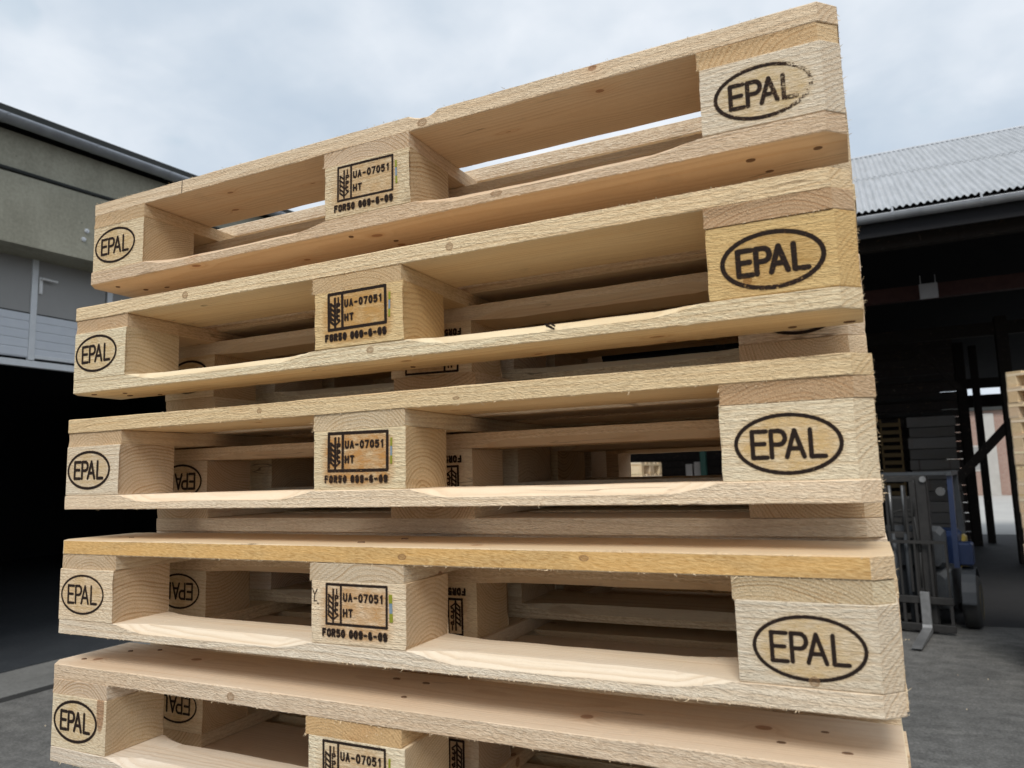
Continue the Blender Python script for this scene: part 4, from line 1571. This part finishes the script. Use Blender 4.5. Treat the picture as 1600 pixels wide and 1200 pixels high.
    hull([(.30, .40, .72, 1.12), (.36, .44, .70, 1.18), (.50, .44, .70, 1.16), (.58, .40, .72, 1.05)], 'dashboard', M['charcoal'])
    for sgn in (-1, 1):
        m_ = MB()
        x0, x1 = sorted((sgn * .56, sgn * .70))
        n = 10
        for k in range(n):
            a0, a1 = rad(5 + 170 * k / n), rad(5 + 170 * (k + 1) / n)
            p0, p1 = (.62 - .36 * math.cos(a0), .30 + .40 * math.sin(a0)), (.62 - .36 * math.cos(a1), .30 + .40 * math.sin(a1))
            s = m_.add([(x0, *p0), (x1, *p0), (x1, *p1), (x0, *p1), (x0, p0[0], p0[1] - .02), (x1, p0[0], p0[1] - .02), (x1, p1[0], p1[1] - .02), (x0, p1[0], p1[1] - .02)])
            for f in ((0, 1, 2, 3), (7, 6, 5, 4), (0, 4, 5, 1), (1, 5, 6, 2), (2, 6, 7, 3), (3, 7, 4, 0)):
                m_.face([s + i for i in f])
        F(m_, 'mudguard', M['charcoal'])
        m_ = MB()
        x0, x1 = sorted((sgn * .505, sgn * .69))
        m_.box(x0, x1, .45, .72, .72, 1.55 if False else .98, .02)
        F(m_, 'side_cowl', M['blue_paint'])
    wheel = MB()
    wheel.lathe_x([(-.09, .19), (-.09, .25), (-.075, .285), (-.05, .30), (.05, .30), (.075, .285), (.09, .25), (.09, .19)], 28)
    wm = wheel.mesh('tyre', M['rubber'], True)
    rim = MB()
    rim.lathe_x([(-.075, .06), (-.085, .08), (-.06, .16), (-.092, .19), (.092, .19), (.06, .16), (.085, .08), (.075, .06)], 20)
    rm = rim.mesh('rim', M['yellow_paint'])
    for x, y in ((-.63, .62), (.63, .62), (-.47, 1.66), (.47, 1.66)):
        wl = link('wheel', wm, root, (x, y, .302))
        link('rim', rm, wl, (0, 0, 0))
    # overhead guard
    for sgn in (-1, 1):
        m_ = MB()
        m_.bar((sgn * .53, .42, .70), (sgn * .53, .52, 1.76), .055, .07, (0, 1, 0))
        F(m_, 'guard_post', M['blue_paint'])
        m_ = MB()
        m_.bar((sgn * .50, 1.62, 1.0), (sgn * .50, 1.45, 1.76), .06, .06, (0, 1, 0))
        F(m_, 'guard_post', M['charcoal'])
        m_ = MB()
        m_.bar((sgn * .53, .44, 1.785), (sgn * .50, 1.5, 1.785), .06, .05)
        F(m_, 'guard_rail', M['charcoal'])
    for y in (.48, .66, .84, 1.02, 1.20, 1.38):
        m_ = MB()
        m_.box(-.50, .50, y, y + .03, 1.77, 1.80)
        F(m_, 'guard_bar', M['charcoal'])
    m_ = MB()
    m_.box(-.24, .24, .98, 1.06, 1.08, 1.50, .03)
    F(m_, 'seat_back', M['rubber'])
    m_ = MB()
    m_.box(-.24, .24, .62, 1.0, 1.06, 1.14, .03)
    F(m_, 'seat', M['rubber'])
    m_ = MB()
    n = 20
    for i in range(n):
        a0, a1 = 2 * math.pi * i / n, 2 * math.pi * (i + 1) / n
        q = lambda a: (.15 * math.cos(a), .56 + .13 * math.sin(a), 1.27 + .07 * math.sin(a))
        m_.tube(q(a0), q(a1), .013, 6, caps=False)
    m_.tube((0, .48, 1.12), (0, .56, 1.27), .02, 8)
    m_.tube((-.14, .56, 1.27), (.14, .56, 1.27), .01, 6)
    F(m_, 'steering_wheel', M['rubber'])
    m_ = MB()
    m_.tube((.44, .33, 1.58), (.44, .40, 1.58), .05, 14)
    F(m_, 'headlight', M['lamp_glass'])


forklift()


# ------------------------------------------------------------------ things under the shed
def hanging_sign():
    m_ = MB()
    m_.box(-.125, .125, -.012, .012, -.12, .12, .004)
    m_.box(-.105, -.095, -.006, .006, .12, .25)
    m_.box(.095, .105, -.006, .006, .12, .25)
    o = obj('hanging_plate', m_, M['grey_sign'], None, (2.28, 12.0, 4.55), (0, 0, 0))
    m_ = MB()
    tag(o, 'small dull grey plate hanging from the dark red beam inside the shed', 'plate')


hanging_sign()


def timber_stack(x0, x1, y, n, label, seed, ln_d=.9):
    rr = random.Random(seed)
    root = empty('timber_pile', ((x0 + x1) / 2, y, 0))
    tag(root, label, 'timber pile', 'timber piles inside the shed')
    z = 0.006
    hw = (x1 - x0) / 2
    for i in range(n):
        h = rr.uniform(.19, .24)
        m_ = MB()
        m_.box(-hw + rr.uniform(0, .05), hw - rr.uniform(0, .05), rr.uniform(-.02, .02), ln_d, z, z + h - .012, .008)
        obj('beam', m_, M['grey_timber'], root, color=(rr.uniform(.6, 1.0),) * 3 + (rr.random(),))
        z += h


timber_stack(2.02, 2.93, 16.6, 13, 'pile of grey squared beams under the shed, right of the slatted crate', 61)
timber_stack(-.4, 1.45, 16.4, 14, 'wide pile of grey squared beams just right of the stack inside the shed', 62)


def slatted_crate():
    root = empty('slatted_crate', (1.72, 16.7, 0))
    tag(root, 'tall narrow crate of yellowish slats between two grey timber piles', 'crate')
    rr = random.Random(5)
    for sx in (-.19, .17):
        m_ = MB()
        m_.box(sx, sx + .03, .03, .06, .006, 2.85)
        obj('upright', m_, M['pine'], root, color=(.28, .22, .14, rr.random()))
    for k in range(17):
        m_ = MB()
        z = .12 + k * .16
        m_.box(-.2, .21, 0, .025, z, z + .085, .003)
        obj('slat', m_, M['pine'], root, color=(.18, .15, .10, rr.random()))


slatted_crate()


def far_bits():
    # a low pallet load and a green post seen through the eye-level pallet
    root = empty('steel_table', (-2.55, 15.2, 0))
    tag(root, 'pale metal table top seen far off through the eye level pallet', 'table')
    m_ = MB()
    m_.box(-.75, .55, -.3, .3, 1.66, 1.72, .004)
    obj('table_top', m_, M['alu'], root)
    for x in (-.7, .5):
        for y in (-.26, .26):
            m_ = MB()
            m_.box(x - .03, x + .03, y - .03, y + .03, .006, 1.66)
            obj('leg', m_, M['steel_dark'], root)
    for i, (x, h) in enumerate(((.18, .30), (.36, .34))):
        m_ = MB()
        m_.box(-.07, .07, -.08, .08, 0, h, .006)
        o = obj('carton', m_, M['card'], None, (-2.40 + x, 15.1, 1.7205))
        tag(o, ('left' if i == 0 else 'taller right') + ' one of two small pale cartons on the far metal table', 'carton', 'cartons on the far table')
    m_ = MB()
    m_.box(-.06, .06, -.06, .06, 0, 4.0, .006)
    o = obj('steel_post', m_, M['green_post'], None, (-1.90, 15.0, 0.006))
    tag(o, 'slim dark green post beside the far metal table', 'post')


far_bits()


def chips():
    """splinters and bark crumbs swept over the yard"""
    rr = random.Random(4)
    m_ = MB()
    for _ in range(45):
        x, y = rr.uniform(0.6, 4.5), rr.uniform(2.5, 9.0)
        if rr.random() < .35:
            x, y = rr.uniform(-6.0, -2.5), rr.uniform(1.0, 6.0)
        ln, wd = rr.uniform(.004, .018), rr.uniform(.002, .006)
        a = rr.uniform(0, math.pi)
        c, s_ = math.cos(a), math.sin(a)
        z = .006
        pts = []
        for u, v_, h in ((-1, -1, 0), (1, -1, 0), (1, 1, 0), (-1, 1, 0), (-.7, -.5, 1), (.8, -.6, 1), (.6, .5, 1), (-.8, .6, 1)):
            lx_, ly_ = u * ln / 2, v_ * wd / 2
            pts.append((x + lx_ * c - ly_ * s_, y + lx_ * s_ + ly_ * c, z - .004 + h * rr.uniform(.005, .008)))
        s = m_.add(pts)
        for q in ((4, 5, 6, 7), (0, 1, 5, 4), (1, 2, 6, 5), (2, 3, 7, 6), (3, 0, 4, 7)):
            m_.face([s + i for i in q])
    o = obj('wood_chips', m_, M['splinter'])
    tag(o, 'pale wood chips scattered over the dusty yard', 'wood chips', kind='stuff')


chips()
